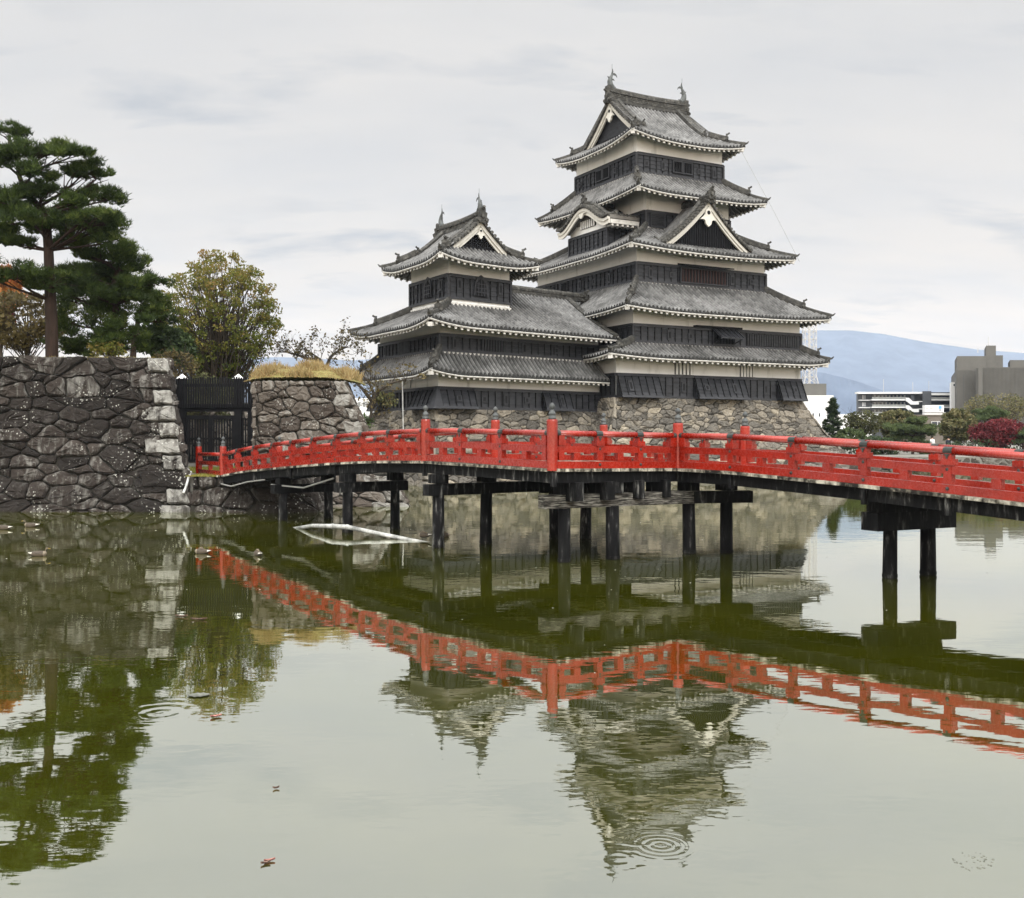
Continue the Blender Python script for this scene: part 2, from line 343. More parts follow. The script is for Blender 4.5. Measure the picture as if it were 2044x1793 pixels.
# ------------------------------------------------------------------ stone walls
def clip(poly, nx, ny, c):                     # keep nx*x+ny*y <= c
    out = []; n = len(poly)
    for i in range(n):
        a, b = poly[i], poly[(i+1) % n]; da = nx*a[0] + ny*a[1] - c; db = nx*b[0] + ny*b[1] - c
        if da <= 0: out.append(a)
        if (da < 0 < db) or (db < 0 < da):
            k = da / (da - db); out.append((a[0] + (b[0]-a[0])*k, a[1] + (b[1]-a[1])*k))
    return out
def put_stone(mb, S, poly, rg, prot, tint, round_=True, gap=.03):
    n = len(poly); cx = sum(p[0] for p in poly)/n; cy = sum(p[1] for p in poly)/n
    if round_:                                  # irregular edge + cut corners
        q = []
        for i in range(n):
            a, b = poly[i], poly[(i+1) % n]; L = math.hypot(b[0]-a[0], b[1]-a[1])
            if L < .06: q.append(a); continue
            k = min(.22, rg.uniform(.04, .14) / L)
            q.append((a[0]+(b[0]-a[0])*k, a[1]+(b[1]-a[1])*k))
            nx, ny = (b[1]-a[1])/L, -(b[0]-a[0])/L; ns = int(L/.24)
            for i_ in range(1, ns):
                m_ = k + (1-2*k)*(i_ + rg.uniform(-.3, .3))/ns; j = rg.uniform(-.055, .022)
                q.append((a[0]+(b[0]-a[0])*m_ + nx*j, a[1]+(b[1]-a[1])*m_ + ny*j))
            q.append((a[0]+(b[0]-a[0])*(1-k), a[1]+(b[1]-a[1])*(1-k)))
        poly = q
    n = len(poly); rad = sum(math.hypot(p[0]-cx, p[1]-cy) for p in poly)/n
    if n < 3 or rad < .03: return
    tx, ty = rg.uniform(-.12, .12), rg.uniform(-.14, .14)
    def ring(f, d, tl, wob=0.0):
        r_ = []
        for p in poly:
            x, y = cx + (p[0]-cx)*f, cy + (p[1]-cy)*f
            P, N = S(x, y); dd = d + tl*(tx*(x-cx) + ty*(y-cy)) + rg.uniform(-wob, wob)
            r_.append(P + N*dd)
        return r_
    f1 = max(.5, 1 - gap/rad)
    r0, r1, r2, r3 = ring(f1, -.10, 0), ring(f1*.99, prot*.35, .6, .015), ring(max(.5, f1 - .065/rad), prot*.9, 1, .02), ring(rg.uniform(.35, .6), prot*1.05, 1, .045)
    P, N = S(cx, cy); V = r0 + r1 + r2 + r3 + [P + N*(prot*1.1 + rg.uniform(-.03, .03))]
    F = []
    for k in range(3):
        for i in range(n): F.append((k*n+i, k*n+(i+1) % n, (k+1)*n+(i+1) % n, (k+1)*n+i))
    for i in range(n): F.append((3*n+i, 3*n+(i+1) % n, 4*n))
    mb.add(V, F, tint)
def stone_face(mb, gapmb, S, W, Hh, cw, ch, seed, prot=.12, jit=.34, quoin=None, qh=.8, qw=(1.5, .9), qt=1.0, gap=.03, chips=.25):
    rg = random.Random(seed); rows = max(1, round(Hh/ch)); seeds = []
    X0 = min(qw)*.9 if quoin == 'L' else 0; X1 = W - min(qw)*.9 if quoin == 'R' else W
    for r in range(rows):
        cols = max(1, round(W/cw * rg.uniform(.8, 1.2)))
        for c in range(-1, cols+1):
            seeds.append(((c + .5 + (r % 2)*.5 + rg.uniform(-jit, jit)) * W/cols, (r + .5 + rg.uniform(-jit, jit)) * Hh/rows))
            if rg.random() < chips: seeds.append(((c + 1 + (r % 2)*.5 + rg.uniform(-.3, .3)) * W/cols, (r + rg.uniform(-.2, .2)) * Hh/rows))
    ax, ay = 1/cw, 1/ch; wt = [rg.gauss(0, .20) for _ in seeds]
    for i, (x, y) in enumerate(seeds):
        if not (X0 - .4*cw < x < X1 + .4*cw): continue
        poly = [(X0, 0), (X1, 0), (X1, Hh), (X0, Hh)]
        for j, (u, v) in enumerate(seeds):
            if j == i or abs(u-x)*ax > 2.6 or abs(v-y)*ay > 2.6: continue
            dx, dy = (u-x)*ax*ax, (v-y)*ay*ay
            poly = clip(poly, dx, dy, dx*(x+u)/2 + dy*(y+v)/2 + (wt[i]-wt[j])/2)
            if len(poly) < 3: break
        if len(poly) >= 3: put_stone(mb, S, poly, rg, prot*rg.uniform(.45, 1.5), rg.uniform(.05, .95), True, gap)
    if quoin:
        n = round(Hh/qh); y = 0
        for k in range(n):
            h = Hh/n; wd = qw[k % 2] * rg.uniform(.9, 1.12)
            a, b = (W - wd, W) if quoin == 'R' else (0, wd)
            put_stone(mb, S, [(a, y+.01), (b, y+.01), (b, y+h-.01), (a, y+h-.01)], rg, prot*1.0+.04, (qt if rg.random() < .78 else 0) + rg.uniform(.1, .9), True, .025); y += h
    K = 12
    for i in range(K):
        for j in range(4):
            q = []
            for a, b in ((i, j), (i+1, j), (i+1, j+1), (i, j+1)):
                P, N = S(W*a/K, Hh*b/4); q.append(P - N*.075)
            gapmb.quad(*q)
def bilin(A, B, Ct, D, curve=0.0):               # A,B bottom left/right, Ct,D top right/left ; concave batter
    A, B, Ct, D = map(Vector, (A, B, Ct, D)); W = ((B-A).length + (Ct-D).length)/2; Hh = ((D-A).length + (Ct-B).length)/2
    N0 = (B-A).cross(D-A).normalized()
    def S(s, t):
        u, v = s/W, t/Hh
        P = (A*(1-u) + B*u)*(1-v) + (D*(1-u) + Ct*u)*v
        return P - N0*(curve*4*v*(1-v)), N0
    return S, W, Hh
def wall_thing(name, label, loc, faces, mat, cw, ch, seed, **kw):
    root = empty(name, loc, label, 'stone wall'); mb, gp = MB(), MB()
    for i, fc in enumerate(faces):
        S, W, Hh = bilin(*fc[:4], curve=fc[4] if len(fc) > 4 else 0)
        k2 = dict(kw); 
        if len(fc) > 5: k2.update(fc[5])
        stone_face(mb, gp, S, W, Hh, k2.pop('cw', cw), k2.pop('ch', ch), seed + i, **k2)
    mb.build('stone_facing', mat, root); gp.build('joints', M['gap'], root)
    return root

# ------------------------------------------------------------------ castle builders
class Fr:
    def __init__(s, o, u, v):
        s.o, s.u, s.v = o, u, v
    def __call__(s, u, v, z): return Vector((s.o[0] + u*s.u[0] + v*s.v[0], s.o[1] + u*s.u[1] + v*s.v[1], z))
def sides(F, u0, u1, v0, v1):
    # front = v0 side (right face in the photo), left = u0 side, back, right ; x runs from the near corner
    return {'front': (lambda x, z, d: F(u0 + x, v0 - d, z), u1 - u0), 'left': (lambda x, z, d: F(u0 - d, v0 + x, z), v1 - v0),
            'back': (lambda x, z, d: F(u0 + x, v1 + d, z), u1 - u0), 'right': (lambda x, z, d: F(u1 + d, v0 + x, z), v1 - v0)}
def roof_face(mb, F, A, a, b, L, Rn, tm, zf, s=.35, rows=7, tcol=0.0):
    """tiled roof slope: eave from A along a, climbing along b; tm(x) = how far up (0..1) it reaches"""
    n = max(2, int(L/s)); s = L/n
    cols = []
    for i in range(n):
        for o, h in ((-.5, 0), (-.31, .01), (-.26, .08), (-.12, .17), (.12, .17), (.26, .08), (.31, .01)):
            cols.append(((i + .5 + o)*s, h, i))
    cols.append((L, 0, n-1)); vs, uv = [], []
    for x, h, i in cols:
        tmx = max(.002, min(1, tm(min(max(x, 1e-4), L-1e-4))))
        p0 = None
        for j in range(rows+1):
            tt = tmx*j/rows; r = tt*Rn
            p = F(A[0] + a[0]*x + b[0]*r, A[1] + a[1]*x + b[1]*r, zf(x, tt) + h)
            if j == 0:
                vs.append(p - Vector((0, 0, .10 + h))); uv.append((i + .01, .2))
            vs.append(p); uv.append((i + .5, r*1.15 + .02*(i % 3)))
    m = rows + 2; fs = []
    for c in range(len(cols)-1):
        for j in range(m-1): fs.append((c*m+j, (c+1)*m+j, (c+1)*m+j+1, c*m+j+1))
    k0 = len(mb.t); mb.add(vs, fs, 0, uv)
    for k in range(k0, len(mb.t)):
        c = (k - k0)//(m-1) % 7; mb.t[k] = -.9 if (k - k0) % (m-1) == 0 else tcol + (.42 if c in (1, 2, 3, 4, 5) else -.55)  # pale ribs, dark pans: shading between the tiles put into the tint
def eave_trim(eb, sb, F, A, a, b, L, Rn, zf, ov, x0=0.0, x1=None, sp=.50, tm=None):
    lim = (lambda x: Rn*max(0, tm(min(max(x, 0), L))) - .04) if tm else (lambda x: min(x, L - x))
    x1 = L if x1 is None else x1
    def P(x, r, dz): return F(A[0] + a[0]*x + b[0]*r, A[1] + a[1]*x + b[1]*r, zf(x, r/Rn) + dz)
    N = max(6, int((x1-x0)/.7))
    for i in range(N):
        xa, xb = x0 + (x1-x0)*i/N, x0 + (x1-x0)*(i+1)/N
        ca, cb = min(xa + .06, x1 - xa if xa > L/2 else 9e9), xb
        eb.box8([P(xa, .05, -.23), P(xb, .05, -.23), P(xb, .22, -.23), P(xa, .22, -.23), P(xa, .05, -.11), P(xb, .05, -.11), P(xb, .22, -.11), P(xa, .22, -.11)])
        eb.box8([P(xa, .0, -.16), P(xb, .0, -.16), P(xb, .049, -.16), P(xa, .049, -.16), P(xa, .0, -.105), P(xb, .0, -.105), P(xb, .049, -.105), P(xa, .049, -.105)])
        ra = max(.22, min(ov + .08, lim(xa))); rb = max(.22, min(ov + .08, lim(xb)))
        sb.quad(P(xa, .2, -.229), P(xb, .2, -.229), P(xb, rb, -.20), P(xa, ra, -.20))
    n = int((x1-x0)/sp)
    for i in range(n+1):
        x = x0 + .12 + i*(x1-x0-.24)/n; re = min(ov + .05, lim(x))
        if re < .3: continue
        for mb_, r0, r1 in ((eb, .12, .24), (sb, .241, re)):  # white rafter ends; the run behind takes the shade-darkened soffit colour
            if r1 > r0: mb_.box8([P(x-.09, r0, -.40), P(x+.09, r0, -.40), P(x+.09, r1, -.39), P(x-.09, r1, -.39), P(x-.09, r0, -.231), P(x+.09, r0, -.231), P(x+.09, r1, -.22), P(x-.09, r1, -.22)])
def onigawara(mb, P, dirv, s=1.0):
    """ridge-end ornament plate facing dirv"""
    d = Vector(dirv).normalized(); sd = d.cross(Vector((0, 0, 1))).normalized(); up = Vector((0, 0, 1)); P = Vector(P)
    pts = [(-.34, 0), (-.40, .18), (-.26, .30), (-.30, .52), (-.12, .62), (0, .80), (.12, .62), (.30, .52), (.26, .30), (.40, .18), (.34, 0)]
    mb.prism([P + sd*x*s + up*y*s for x, y in pts], d*.16*s, .2)
    for x, y, r in ((-.24, .14, .1), (.24, .14, .1), (0, .36, .13)):
        mb.tube([P + d*.16*s + sd*x*s + up*y*s, P + d*.24*s + sd*x*s + up*y*s], r*s, 7, .5)
    mb.tube([P + up*.70*s, P + up*.74*s + d*.22*s, P + up*.84*s + d*.36*s], [.085*s, .085*s, .09*s], 7, .4)
def hip(mb, F, A, da, Rn_u, Rn_v, zf, t0=0.0, t1=1.0, wd=.34, split=.42, orn=True):
    """ridge on the hip line from the eave corner A; da=(su,sv) inward signs"""
    def P(tt, dz): return F(A[0] + da[0]*Rn_u*tt, A[1] + da[1]*Rn_v*tt, zf(0.0, tt, True) + dz)
    n = 8; lo = [t0 + (t1-t0)*i/n for i in range(n+1)]
    for a_, b_ in zip(lo[:-1], lo[1:]):
        a, b = P(a_, .13), P(b_, .13); mb.beam(a, b, wd*.8, .22, .1)
        mb.tube([P(a_, .27), P(b_, .27)], wd*.22, 6, .45)
    hi = [split + (t1-split)*i/n for i in range(n+1)]
    for a_, b_ in zip(hi[:-1], hi[1:]):
        mb.beam(P(a_, .34), P(b_, .34), wd, .30, .25); mb.tube([P(a_, .52), P(b_, .52)], wd*.25, 6, .6)
    d = P(t0, 0) - P(t0 + .2, 0)
    if orn:
        onigawara(mb, P(split, .12), (d.x, d.y, 0), .85)
        dn = Vector((d.x, d.y, 0)).normalized()
        c = P(t0, .2); mb.tube([c - dn*.1, c + dn*.14 + Vector((0, 0, .04)), c + dn*.28 + Vector((0, 0, .17))], [.12, .08, .035], 6, .4)
def make_zf(ze, Hr, U, L, iL, iR, wt, conc=.24):
    def zf(x, tt, onhip=False):
        base = ze + Hr*((1-conc)*tt + conc*tt*tt)
        if onhip: d = tt
        else:
            d = 9.0
            if iL: d = min(d, x/iL)
            if iR: d = min(d, (L-x)/iR)
        return base + (U*max(0, 1 - d/wt)**2*(1 - .75*tt) if U else 0)
    return zf
def hip_roof(root, F, rect, inner, ze, Hr, ov, U=.5, wt=1.8, do=('front', 'left', 'back', 'right'), split=.42, nohip=(), name='roof', rear=True):
    """skirt roof: rect = eave rectangle, inner = wall rectangle it climbs to"""
    u0, u1, v0, v1 = rect; a0, a1, b0, b1 = inner
    Iu0, Iu1, Iv0, Iv1 = a0-u0, u1-a1, b0-v0, v1-b1
    tb, eb, sb, rbs = MB(), MB(), MB(), []
    spec = {'front': ((u0, v0), (1, 0), (0, 1), u1-u0, Iv0, Iu0, Iu1), 'back': ((u0, v1), (1, 0), (0, -1), u1-u0, Iv1, Iu0, Iu1),
            'left': ((u0, v0), (0, 1), (1, 0), v1-v0, Iu0, Iv0, Iv1), 'right': ((u1, v0), (0, 1), (-1, 0), v1-v0, Iu1, Iv0, Iv1)}
    for k in do:
        A, a, b, L, Rn, iL, iR = spec[k]
        if k in ('front', 'back') and 'R' in nohip: iR = None
        zf = make_zf(ze, Hr, U, L, iL, iR, wt)
        tm = lambda x, L=L, iL=iL, iR=iR: min(1, x/iL if iL else 1, (L-x)/iR if iR else 1)
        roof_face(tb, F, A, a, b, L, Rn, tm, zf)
        eave_trim(eb, sb, F, A, a, b, L, Rn, zf, ov, tm=tm)
        # white plaster line where the roof meets the wall above
        xa, xb = (iL or 0), L - (iR or 0); z1 = ze + Hr
        if k in ('front', 'left'):
            q = lambda x, r, z: F(A[0] + a[0]*x + b[0]*r, A[1] + a[1]*x + b[1]*r, z)
            eb.box8([q(xa, Rn-.10, z1-.12), q(xb, Rn-.10, z1-.12), q(xb, Rn, z1-.12), q(xa, Rn, z1-.12), q(xa, Rn-.10, z1+.13), q(xb, Rn-.10, z1+.13), q(xb, Rn, z1+.13), q(xa, Rn, z1+.13)])
    zfh = make_zf(ze, Hr, U, 99, Iu0, None, wt)
    for A, da, key in (((u0, v0), (1, 1), 'n'), ((u1, v0), (-1, 1), 'R'), ((u0, v1), (1, -1), 'l'), ((u1, v1), (-1, -1), 'R')):
        if key in nohip: continue
        rb = MB(); rbs.append(rb); hip(rb, F, A, da, Iu0 if da[0] > 0 else Iu1, Iv0 if da[1] > 0 else Iv1, zfh, split=split)
        # projecting corner rafter
        c0 = F(A[0] + da[0]*1.6*.6, A[1] + da[1]*1.6*.6, zfh(0, .4, True) - .50); c1 = F(A[0] + da[0]*.10, A[1] + da[1]*.10, zfh(0, .02, True) - .36)
        eb.beam(c0, c1, .30, .26)
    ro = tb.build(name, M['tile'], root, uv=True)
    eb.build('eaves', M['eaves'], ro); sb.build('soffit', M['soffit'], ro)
    for rb in rbs: rb.build('hip_ridge', M['ridge'], ro)
    return ro
def gable(root, G, g, zb, zt, conc=.30, lattice=False, board=.42, depth=.5, name='gable', verge=True):
    """gable end; G(s, z, d): s = sideways from the centre, d = outwards"""
    def zc(s): q = max(0, 1 - abs(s)/g); return zb + (zt-zb)*((1-conc)*q + conc*q*q)
    N = 14; bm, wm, km, vm, lm = MB(), MB(), MB(), MB(), MB()
    ss = [-g + 2*g*i/(2*N) for i in range(2*N+1)]
    for a, b in zip(ss[:-1], ss[1:]):
        bm.quad(G(a, zb-.4, 0), G(b, zb-.4, 0), G(b, zc(b)-.1, 0), G(a, zc(a)-.1, 0))
        for d0, d1, t0, t1 in ((.18, .34, .16, board), (.34, .44, .08, .25)):
            wm.box8([G(a, zc(a)-t1*1.35, d0), G(b, zc(b)-t1*1.35, d0), G(b, zc(b)-t1*1.35, d1), G(a, zc(a)-t1*1.35, d1),
                     G(a, zc(a)-t0+.1, d0), G(b, zc(b)-t0+.1, d0), G(b, zc(b)-t0+.1, d1), G(a, zc(a)-t0+.1, d1)])
        vm.box8([G(a, zc(a)-.02, -depth), G(b, zc(b)-.02, -depth), G(b, zc(b)-.02, .56), G(a, zc(a)-.02, .56),
                 G(a, zc(a)+.14, -depth), G(b, zc(b)+.14, -depth), G(b, zc(b)+.14, .56), G(a, zc(a)+.14, .56)], .1)
    n = int(g*1.25/.30)
    for sg in (-1, 1):
        for i in range(n):
            s = sg*g*(i+.5)/n; vm.tube([G(s, zc(s)+.15, -depth*.5), G(s, zc(s)+.13, .66)], .12, 7, .75)
        pth = [G(sg*g*i/8, zc(g*i/8)+.25, -depth*.62) for i in range(9)]
        vm.tube(pth, .20, 6, .35)
        e = pth[-1]; dd = (pth[-1]-pth[-2]); onigawara(vm, e - Vector((0, 0, .2)), (dd.x, dd.y, 0), .75)
    if lattice:
        k = int(2*g*.62/.17)
        for i in range(k+1):
            s = -g*.64 + 2*g*.64*i/k; lm.box8([G(s-.045, zb+.1, .02), G(s+.045, zb+.1, .02), G(s+.045, zb+.1, .12), G(s-.045, zb+.1, .12)] + [G(s-.045, zc(s)-.5, .02), G(s+.045, zc(s)-.5, .02), G(s+.045, zc(s)-.5, .12), G(s-.045, zc(s)-.5, .12)])
        if lattice == 'grid':
            z = zb + .2
            while z < zt - .9:
                hw = g*(1 - (z+.6-zb)/(zt-zb))*1.0
                if hw > .1: lm.box8([G(-hw, z, .03), G(hw, z, .03), G(hw, z, .11), G(-hw, z, .11), G(-hw, z+.07, .03), G(hw, z+.07, .03), G(hw, z+.07, .11), G(-hw, z+.07, .11)])
                z += .19
    lm.box8([G(-g*.72, zb-.05, .02), G(g*.72, zb-.05, .02), G(g*.72, zb-.05, .2), G(-g*.72, zb-.05, .2), G(-g*.72, zb+.13, .02), G(g*.72, zb+.13, .02), G(g*.72, zb+.13, .2), G(-g*.72, zb+.13, .2)])
    sc_ = min(1.25, (zt-zb)/3)
    pts = [(0, -.05), (.20, -.25), (.24, -.5), (.34, -.62), (.62, -.86), (.40, -.84), (.26, -.92), (.22, -1.12), (0, -1.30), (-.22, -1.12), (-.26, -.92), (-.40, -.84), (-.62, -.86), (-.34, -.62), (-.24, -.5), (-.20, -.25)]
    zt2 = zt - board*1.0
    km.prism([G(x*sc_, zt2 + y*sc_, .35) for x, y in pts], G(0, 0, .5) - G(0, 0, .35))
    go = bm.build(name, M['board'], root)
    wm.build('bargeboard', M['gegyo'], go); ko = km.build('gable_pendant', M['gegyo'], go)
    hm = MB(); hm.tube([G(0, zt2-.40*sc_, .45), G(0, zt2-.40*sc_, .53)], .13*sc_, 8); hm.build('pendant_boss', M['shade_black'], go)
    vm.build('verge_tiles', M['ridge'], go)
    lm.build('lattice', M['slat'], go)
    return go
def walls(root, F, rect, z0, z1, name='plaster_wall'):
    u0, u1, v0, v1 = rect; mb = MB()
    mb.box8([F(u0, v0, z0), F(u1, v0, z0), F(u1, v1, z0), F(u0, v1, z0), F(u0, v0, z1), F(u1, v0, z1), F(u1, v1, z1), F(u0, v1, z1)])
    return mb.build(name, M['plaster'], root)
def clad(root, W0, L, z0, z1, x0=0.0, x1=None, flare=0.0, sp=.62, holes=(), skip=(), name='board_cladding', hz=.5, t=.3, cap=True):
    x1 = L if x1 is None else x1; h = z1 - z0
    W = lambda x, z, d: W0(x, z, d + flare*(z1-z)/h)
    mb = MB(); rg = random.Random(int(abs(z0*91 + L*17 + x0*7 + W0(0, 0, 0).x*5)))
    nc = max(3, round((h-.32)/.30)); zb, zt = z0 + .16, z1 - .16
    npan = max(1, round((x1-x0)/sp)); dx = (x1-x0)/npan
    for c in range(nc):
        za, zb2 = zb + (zt-zb)*c/nc, zb + (zt-zb)*(c+1)/nc
        for i in range(npan):
            xa, xb = x0 + dx*i, x0 + dx*(i+1); tt = t + rg.uniform(-.22, .3)
            mb.add([W(xa, za, .095), W(xb, za, .095), W(xb, zb2, .045), W(xa, zb2, .045), W(xa, za, .03), W(xb, za, .03)], [(0, 1, 2, 3), (4, 5, 1, 0)], tt)
    mb.wbox(W, x0, x1, z0, z0+.16, .001, .15, t+.2); mb.wbox(W, x0, x1, z1-.16, z1, .001, .15, t+.25)
    mb.wbox(W0, x0-.02, x1+.02, z1+.001, z1+.05, .0, .2, t+.3)
    for i in range(npan+1):
        x = x0 + dx*i
        if any(a - .05 < x < b + .05 for a, b in skip): continue
        x = min(max(x, x0+.035), x1-.035)
        mb.wbox(W, x-.026, x+.026, z0+.16, z1-.16, .03, .15, -.75)
    if flare:
        for x in (x0, x1):
            mb.add([W0(x, z1, .0), W(x, z1, .0), W(x, z0, .0), W0(x, z0, .0)], [(0, 1, 2, 3)], .1)
        mb.quad(W0(x0, z0, 0), W0(x1, z0, 0), W(x1, z0, .15), W(x0, z0, .15), .1)
    o = mb.build(name, M['board'], root)
    for hx, hk in holes:
        wd, hh = (.17, .17) if hk == 's' else (.15, .34); zc = z0 + h*hz
        a = MB(); a.wbox(W, hx-wd-.05, hx+wd+.05, zc-hh-.05, zc+hh+.05, .10, .155, .35); lo = a.build('loophole', M['board'], o)
        b = MB(); b.wbox(W, hx-wd*.62, hx+wd*.62, zc-hh*.72, zc+hh*.72, .12, .160); b.build('opening_shade_panel', M['shade_black'], lo)
    return o
def lattice(root, W, x0, x1, z0, z1, d=.16, bars=5, horiz=False, mat='slat', frame=True, back='shade_black', proud=.10, bw=.09):
    a = MB(); a.wbox(W, x0, x1, z0, z1, .02, d-.02); wo = a.build('window', M[back], root); b = MB()
    for i in range(bars):
        if horiz:
            z = z0 + (z1-z0)*(i+.5)/bars; b.wbox(W, x0, x1, z-bw/2, z+bw/2, d-.03, d+proud*.5)
        else:
            x = x0 + (x1-x0)*(i+.5)/bars; b.wbox(W, x-bw/2, x+bw/2, z0, z1, d-.03, d+proud*.5)
    b.build('bars', M[mat], wo)
    if frame:
        f = MB()
        for xa, xb, za, zb in ((x0-.09, x0, z0-.09, z1+.09), (x1, x1+.09, z0-.09, z1+.09), (x0, x1, z1, z1+.09), (x0, x1, z0-.09, z0)): f.wbox(W, xa, xb, za, zb, .02, d+proud*.7, .3)
        f.build('frame', M['board'], wo)
    return wo
def katomado(root, W, xc, z0, hgt, wid):
    pts = [(-.5, 0), (-.47, .3), (-.44, .55), (-.36, .75), (-.2, .9), (0, 1), (.2, .9), (.36, .75), (.44, .55), (.47, .3), (.5, 0)]
    def ring(k, d): return [W(xc + x*wid*k, z0 + (y*hgt*(k if k > 1 else 1)) , d) for x, y in pts]
    a = MB(); o = ring(1.22, .15); off = W(xc, z0, .20) - W(xc, z0, .15); a.prism(o, off, .4); wo = a.build('arched_window', M['board'], root)
    b = MB(); b.prism(ring(1.0, .17), W(xc, z0, .21) - W(xc, z0, .17)); b.build('opening_shade_panel', M['shade_black'], wo)
    l = MB()
    for x in (-.25, 0, .25): l.wbox(W, xc + x*wid-.028, xc + x*wid+.028, z0, z0 + hgt*(1 - .22*(abs(x) > .1)), .205, .25, .5)
    for z in (.22, .45, .68): l.wbox(W, xc - wid*.45, xc + wid*.45, z0 + z*hgt-.025, z0 + z*hgt+.025, .205, .245, .5)
    l.build('bars', M['board'], wo)
def shachi(root, P, fwd, s=1.0):
    """roof-end fish ornament: head down on the ridge, tail curling up; fwd = towards the ridge middle"""
    f = Vector(fwd).normalized(); up = Vector((0, 0, 1)); sd = f.cross(up); P = Vector(P); mb = MB()
    pth = [(.25, -.05, .26), (.02, .12, .30), (-.16, .38, .29), (-.20, .70, .25), (-.12, 1.02, .19), (.02, 1.28, .13), (.10, 1.42, .09)]
    mb.tube([P + (f*x + up*z)*s for x, z, r in pth], [r*s for x, z, r in pth], 9, .4)
    def fin(pts, th=.07): mb.prism([P + (f*x + up*z)*s - sd*th*s/2 for x, z in pts], sd*th*s, .3)
    fin([(.02, 1.22), (.22, 1.36), (.50, 1.34), (.66, 1.18), (.56, 1.46), (.34, 1.58), (.14, 1.52)])
    fin([(.0, 1.30), (.16, 1.45), (.20, 1.72), (.10, 1.98), (.06, 1.70), (-.04, 1.46)])
    fin([(.02, .78), (.24, .86), (.36, .82), (.22, .98), (.04, 1.0)])
    fin([(-.34, .92), (-.48, 1.14), (-.30, 1.10), (-.2, 1.2), (-.14, 1.0)])
    fin([(.20, .02), (.48, .04), (.50, .22), (.24, .2)])
    o = mb.build('roof_fish', M['bronze'], root)
    r = MB(); r.tube([P + (f*.06 + up*1.8)*s, P + (f*.06 + up*2.42)*s], .018*s, 5); r.build('lightning_rod', M['bronze'], o)
    return o
def main_ridge(root, a, b, h=.85, wd=.5, sag=.12):
    a, b = Vector(a), Vector(b); mb = MB(); n = 10; d = (b-a).normalized(); sd = d.cross(Vector((0, 0, 1)))
    pt = lambda k, z: a.lerp(b, k) + Vector((0, 0, z - sag*4*k*(1-k)))
    for i in range(n):
        k0, k1 = i/n, (i+1)/n
        mb.beam(pt(k0, .12), pt(k1, .12), wd*1.25, .22, .15); mb.beam(pt(k0, h*.5), pt(k1, h*.5), wd*.8, h*.55, .1); mb.beam(pt(k0, h*.82), pt(k1, h*.82), wd*1.2, .14, .3)
        mb.tube([pt(k0, h+.02), pt(k1, h+.02)], wd*.42, 7, .55)
    m = int((b-a).length/.16)
    for i in range(m):
        for j in range(3):
            if (i // 12) % 1 == 0 and i % 13 < 11:
                k = (i + .5*(j % 2) + .3)/m
                for sg in (-1, 1):
                    c = pt(k, h*.36 + j*h*.14) + sd*sg*wd*.40; mb.tube([c, c + sd*sg*.05], .05, 6, .9)
    m = int((b-a).length/.3)
    for i in range(m):
        c = pt((i+.5)/m, h*.98)
        for sg in (-1, 1): mb.tube([c, c + sd*sg*wd*.62 - Vector((0, 0, .10))], .08, 6, .8)
    o = mb.build('main_ridge', M['ridge'], root)
    e = MB()
    for p, dd in ((pt(0, -.1), -d), (pt(1, -.1), d)):
        onigawara(e, p, dd, 1.25); e.abox((p.x, p.y, p.z + .4), wd*.9, wd*.9, h*.95, math.atan2(d.y, d.x), .3)
    e.build('ridge_end', M['ridge'], o)
    return o
